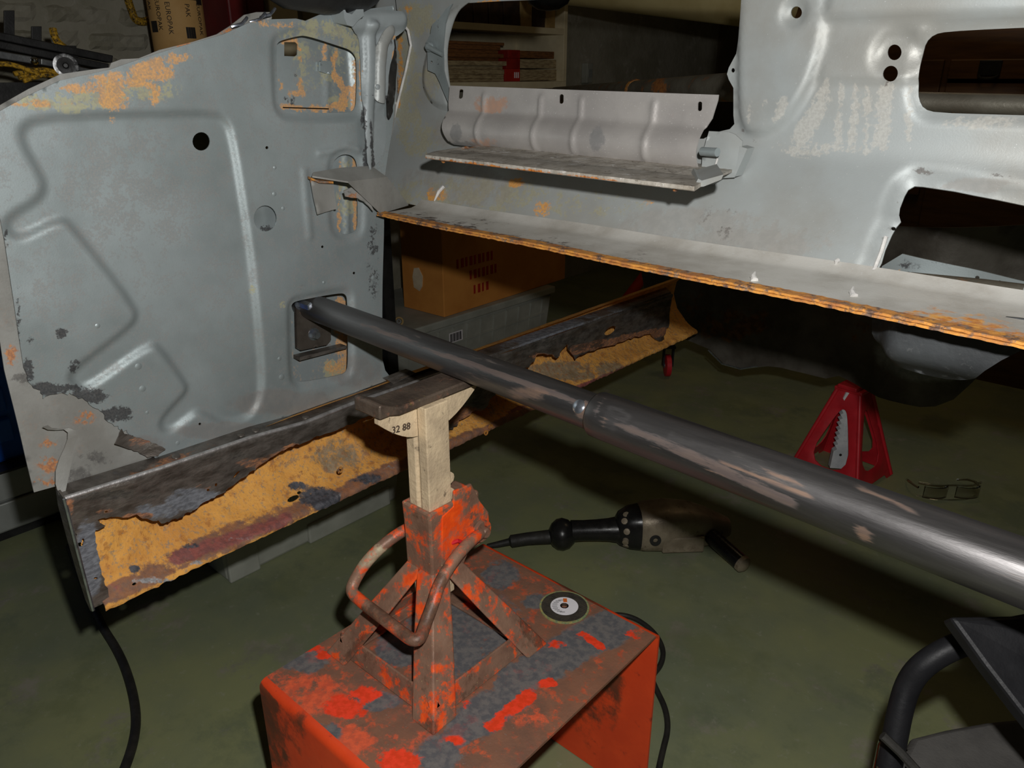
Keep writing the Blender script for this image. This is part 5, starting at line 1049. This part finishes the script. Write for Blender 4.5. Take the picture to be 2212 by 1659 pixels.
for k in range(10):
    h = (.012, .016, .020, .014, .018, .012, .016, .014, .018, .012)[k]; jx_ = random.uniform(0, .02); jy_ = random.uniform(-.03, .012)
    o = MB().box((-2.66, y0_+random.uniform(0, .03), z), (-2.435+jx_, y1_+jy_, z+h)).build('magazine', 'paper' if k < 5 else 'paper_brown', smooth=0, bevel=.002)
    tag(o, '%s magazine from the bottom in the shaded stack on the bookcase' % ords[k], 'magazine', 'magazines stacked on the lower shelf'); z += h+.0004
y2_, y3_ = PX(1090, 150, -2.43).y+.01, PX(1206, 150, -2.43).y
z = zt0
for k, (m1, h) in enumerate((('paper', .052), ('paper', .042), ('paper_brown', .034))):
    t = thing('thick_catalogue', ('thick catalogue with orange spine, lowest of three on the shelf', 'thick catalogue with dark red spine, middle of three on the shelf', 'brown catalogue on top of the three thick catalogues')[k], 'book', (-2.55, (y2_+y3_)/2, z), 'thick catalogues on the lower shelf')
    yy = y3_-(.0, .004, .02)[k]
    MB().box((-2.64, y2_+.09, z+.002), (-2.44, yy, z+h-.002)).build('pages', m1, t, smooth=0, bevel=.002)
    sp_ = MB().box((-2.645, y2_+(.0, .01, .02)[k], z), (-2.436, y2_+.10, z+h)).build('spine_cover', ('ink_red', 'binder_red', 'binder_red')[k], t, smooth=0, bevel=.002)
    if k == 0:
        for q in range(3): MB().box((-2.437, y2_+.06+.012*q, z+.014), (-2.4345, y2_+.066+.012*q, z+h-.014)).build('spine_print', 'label_white', sub(sp_), smooth=0)
    z += h+.0004
z = zs+.0145
row = [(.05, 'book_dark', .20, 'dark brown bound volume at the shaded left of the upper shelf'), (.045, 'book_dark', .21, 'second dark volume from the left on the upper shelf'), (.05, 'book_dark', .19, 'third dark volume from the left on the upper shelf'), (.05, 'book_dark', .22, 'fourth dark volume from the left on the upper shelf'), (.06, 'book_dark', .21, 'dark volume just left of the pale binder on the upper shelf'), (.045, 'book_tan', .22, 'pale tan binder standing on the upper shelf'), (.05, 'book_dark', .21, 'dark binder right of the pale tan binder on the upper shelf'), (.04, 'book_tan', .21, 'pale binder next to the right side board of the bookcase')]
y = PX(962, 40, -2.43).y
tot = (PX(1206, 40, -2.43).y-y)/sum(r_[0] for r_ in row)
for wd_, m, h, lab_ in row:
    wd_ *= tot; t = thing('bound_volume', lab_, 'book', (-2.55, y+wd_/2, z), 'volumes standing on the upper shelf')
    MB().box((-2.62, y+.003, z), (-2.445, y+wd_-.003, z+h)).build('cover', m, t, smooth=0, bevel=.003)
    MB().box((-2.616, y+.007, z+h), (-2.45, y+wd_-.007, z+h+.002)).build('pages', 'paper', t, smooth=0)
    MB().box((-2.4455, y+wd_*.25, z+h*.5), (-2.4440, y+wd_*.75, z+h*.75)).build('spine_label', 'book_tan' if m == 'book_dark' else 'book_dark', t, smooth=0)
    y += wd_
# wall switch box
p = PX(1265, 158, -2.69); o = thing('wall_socket', 'small grey surface socket box on the dark wall right of the bookcase', 'socket', (-2.69, p.y, p.z))
MB().box((-2.70, p.y-.025, p.z-.05), (-2.66, p.y+.025, p.z+.05)).build('box', 'tote_grey', o, smooth=0, bevel=.004); MB().box((-2.66, p.y-.015, p.z-.02), (-2.657, p.y+.015, p.z+.02)).build('cover', 'cabinet_grey', o, smooth=0)

# ================================================================== pipes and cabinet seen through the firewall openings
pp_ = thing('rusty_pipe', 'rusty grey pipe behind the firewall opening with a rough weld joint', 'pipe', tuple(PY(1500, 190, 1.75)))
a, b = PY(1200, 203, 2.6), PY(1640, 186, 1.35)
o = MB().tube([a+(b-a)*(k/30) for k in range(31)], .026, 20).build('pipe', 'old_pipe', pp_)
setattrs(o, {'rust': blobs([(1425, 185, 16, 40, 1.0)])})
jw = PY(1425, 195, 1.9); t_ = ((jw-a).dot((b-a).normalized())); jw = a+(b-a).normalized()*t_
MB().tube([jw-(b-a).normalized()*.012, jw, jw+(b-a).normalized()*.012], [.027, .030, .027], 18).build('weld_collar', 'edge_rust', pp_)
# carried by a hanger strap from the ceiling
pg = thing('grey_pipe', 'plain grey pipe seen through the upper right firewall opening', 'pipe', tuple(PY(2100, 222, 1.5)))
a, b = PY(1930, 219, 1.5), PY(2420, 234, 1.5)
MB().tube([a, (a+b)/2, b], .0165, 20).build('pipe', 'old_pipe', pg); MB().tube([a-Vector((.01, 0, 0)), a+Vector((.012, 0, 0))], .021, 18).build('end_sleeve', 'old_pipe', pg)
bt = thing('beige_tube', 'large pale beige tube slung overhead behind the car', 'tube', tuple(PY(1420, 0, 2.4)))
a, b = PD(1150, -44, 2.7), PD(1700, 12, 2.1)
MB().tube([a, b], .066, 32).build('tube', 'beige_tube', bt); MB().tube([a-(b-a)*.004, a+(b-a)*.01], .068, 32).build('end_cap', 'beige_tube', bt)
lm = thing('hanging_lamp', 'black round hanging lamp shade just above the bookcase', 'lamp', tuple(PD(1185, -30, 2.4)))
c = PD(1185, -34, 2.4); MB().lathe(c+Vector((0, 0, -.075)), (0, 0, 1), [(0, .01), (.004, .035), (.02, .062), (.05, .078), (.08, .07), (.11, .03), (.13, .012)], 28).build('shade', 'black_plastic', lm); MB().tube([c+Vector((0, 0, .05)), (c.x, c.y, 2.9)], .004, 8).build('cord', 'black_rubber', lm)
c = PX(695, -46, -.99)
MB().lathe(c+Vector((0, -.09, 0)), (0, 1, 0), [(0, .01), (.006, .03), (.03, .041), (.09, .045), (.15, .041), (.174, .03), (.18, .01)], 28).build('cowl_drum', 'dark_steel', car); MB().tube([c+Vector((0, 0, .02)), c+Vector((-.02, 0, .12))], .012, 10).build('cowl_stem', 'dark_steel', car)
dc_ = thing('wood_cabinet', 'dark brown wooden drawer cabinet seen through the firewall openings', 'cabinet', (-.9, 3.4, 0))
CY = 3.3
zA, zB_ = PY(2100, 182, CY).z, PY(2100, 128, CY).z
MB().box((-1.5, CY, .0), (.4, CY+.5, 1.55)).build('carcass', 'brown_wood', dc_, smooth=0)
yk = CY-.018
x0_, x1_ = PY(2052, 150, CY).x, PY(2300, 150, CY).x
dr = MB().box((x0_, yk, zA), (x1_, CY, zB_)).build('drawer', 'brown_wood', dc_, smooth=0, bevel=.004); sub(dr)
p = PY(2138, 150, yk); MB().box((p.x-.035, yk-.006, p.z-.02), (p.x+.035, yk, p.z+.03)).build('label_holder', 'dark_steel', dr, smooth=0, bevel=.002)
MB().tube(spline([Vector((p.x-.03, yk, p.z-.02)), Vector((p.x-.02, yk-.025, p.z-.03)), Vector((p.x+.02, yk-.025, p.z-.03)), Vector((p.x+.03, yk, p.z-.02))], 2), .005, 8).build('handle', 'dark_steel', dr)
for zz in (.82, .50, .18):
    d2 = MB().box((x0_, yk, zz), (x1_, CY, zz+.28)).build('drawer', 'brown_wood', dc_, smooth=0, bevel=.004)
MB().box((x0_-.25, yk, zA-.40), (x0_-.02, CY, zB_)).build('door', 'brown_wood', dc_, smooth=0, bevel=.004)

# ---- engine bay bits of the shell seen through the lower right opening
rl_ = sheet('inner_wing_rail', ly([(1880, 640), (1905, 575), (1950, 548), (2060, 575), (2212, 608), (2400, 640), (2400, 690), (2150, 668), (2000, 650)], 1.12), [ly(circ(2108, 602, 5, 4, 10), 1.12), ly(circ(2158, 610, 3, 3, 8), 1.12)], mapY(1.12), .01, 'panel_steel', car, lambda p: (vnoise(p[:, 0], p[:, 1], 14, 3)-.5)*.02, .003, attrs={'rust': blobs([(1925, 600, 36, 20, 1.0)]), 'dark': blobs([(1990, 570, 80, 10, .6)])}); sub(rl_)
MB().tube([PY(1965, 610, 1.07), PY(2120, 626, 1.07), PY(2400, 662, 1.07)], .0135, 18).build('cross_tube', 'old_pipe', rl_)
a = PY(1958, 612, 1.09); b = PY(1948, 640, 1.03)
MB().tube([a, b], [.016, .020], 20).build('mesh_canister', 'dark_steel', rl_)
for k in range(-3, 4):
    dq = (CAM-b).normalized(); e1 = dq.cross(Vector((0, 0, 1))).normalized(); e2 = e1.cross(dq)
    for ea, eb2 in ((e1, e2), (e2, e1)):
        hw = math.sqrt(max(0, .018**2-(k*.005)**2)); MB().tube([b+dq*.003+ea*k*.005-eb2*hw, b+dq*.003+ea*k*.005+eb2*hw], .0007, 5).build('mesh_wire', 'book_tan', rl_)

# ================================================================== tubular chair at the lower right
chair = thing('tubular_chair', 'dark tubular framed chair with grey cushion at the lower right corner', 'chair', (-.02, .78, 0))
pa = [PD(x, y, d) for x, y, d in ((1920, 1660, .80), (1932, 1600, .80), (1945, 1530, .80), (1962, 1475, .80), (1992, 1437, .79), (2040, 1406, .785), (2090, 1386, .78), (2160, 1365, .775), (2300, 1340, .77))]
low = pa[0]
MB().tube(spline(pa, 2), .0125, 18).build('arm_tube', 'dark_vinyl', chair)
MB().lathe(low+Vector((0, 0, -.012)), (pa[1]-low), [(0, .0138), (.006, .0145), (.03, .0145), (.034, .0138)], 20).build('chrome_collar', 'chrome', chair)
MB().tube([low, Vector((low.x, low.y+.01, .2)), Vector((low.x, low.y+.02, .012))], .0115, 14).build('leg', 'grey_bar', chair)
for dx, dy in ((.36, .05), (.02, -.34), (.38, -.30)):
    MB().tube([Vector((low.x+dx, low.y+dy, .36)), Vector((low.x+dx, low.y+dy, .012))], .0115, 14).build('leg', 'grey_bar', chair)
for k, (dx, dy) in enumerate(((0, .02), (.36, .05), (.02, -.34), (.38, -.30))):
    MB().lathe((low.x+dx, low.y+dy, 0.0005), (0, 0, 1), [(0, .016), (.016, .0145)], 14).build('rubber_foot', 'black_rubber', chair)
cs = [PZ(x, y, .40) for x, y in ((1968, 1590), (2040, 1572), (2130, 1556), (2230, 1545))]
x_r = low.x+.40
seat = [cs[0], cs[1], cs[2], cs[3], Vector((x_r, cs[3].y+.02, .40)), Vector((x_r, cs[0].y-.40, .40)), Vector((cs[0].x+.0, cs[0].y-.40, .40))]
MB().hexa([q+Vector((0, 0, -.045)) for q in seat], seat).build('seat_cushion', 'cushion', chair, smooth=30, bevel=.008)
bd = [PD(x, y, d) for x, y, d in ((2052, 1332, .70), (2130, 1440, .68), (2212, 1546, .66), (2420, 1800, .62), (2620, 1640, .64), (2400, 1380, .68), (2200, 1330, .70))]
nn_ = (bd[2]-bd[0]).cross(bd[5]-bd[0]).normalized()
if nn_.dot(CAM-bd[0]) > 0: nn_ = -nn_
MB().hexa(bd, [q+nn_*.022 for q in bd]).build('back_board', 'dark_vinyl', chair, smooth=0, bevel=.004)
MB().tube([PD(1906, 1588, .76), PD(1945, 1625, .755), PD(1990, 1675, .75), PD(2040, 1740, .74)], .0045, 8).build('strap', 'black_rubber', chair)

# ================================================================== small things in the dark beyond the sill
p = PZ(1440, 812, 0); cw_ = thing('castor_wheel', 'small red castor wheel on the floor beyond the rusty sill end', 'castor', (p.x, p.y, 0))
MB().lathe(p+Vector((0, 0, .045))-rv*.012, rv, [(0, .03), (.003, .044), (.021, .044), (.024, .03)], 24).build('wheel', 'red_paint', cw_)
MB().lathe(p+Vector((0, 0, .045))-rv*.014, rv, [(0, .012), (.028, .012)], 14).build('hub', 'grey_bar', cw_)
for s_ in (-1, 1): MB().box((-.003, -.012, .045), (.003, .012, .12), Matrix.Translation(p+rv*.018*s_) @ Matrix.Rotation(YAW, 4, 'Z')).build('fork_leg', 'dark_steel', cw_, smooth=0)
MB().box((-.024, -.02, .12), (.024, .02, .128), Matrix.Translation(p) @ Matrix.Rotation(YAW, 4, 'Z')).build('fork_plate', 'dark_steel', cw_, smooth=0)
a = PD(1352, 648, 3.2); b = PD(1398, 588, 3.2); d = (b-a).normalized(); lo_ = a-d*((a.z-.004)/d.z)
pole = thing('orange_pole', 'orange broom handle leaning in the dark behind the cardboard box', 'pole', tuple(lo_))
MB().tube([lo_, a, a+d*.35], .022, 14).build('shaft', 'tarp_red', pole); MB().lathe(a+d*.345, d, [(0, .024), (.03, .024), (.04, .012)], 14).build('grip', 'black_rubber', pole)

rg = thing('leather_strap', 'brown leather strap hanging on the rough wall above the black rail', 'strap', tuple(PX(290, 40, -2.67)))
MB().tube(spline([PX(x, y, -2.672) for x, y in ((272, -30), (275, -5), (284, 22), (292, 44), (312, 48), (334, 38), (352, 24))], 2), .012, 8).build('strap', 'braid', rg)
MB().lathe(PX(272, -32, -2.70), (1, 0, 0), [(0, .004), (.04, .004), (.042, .009), (.046, .009)], 10).build('hook', 'dark_steel', rg)
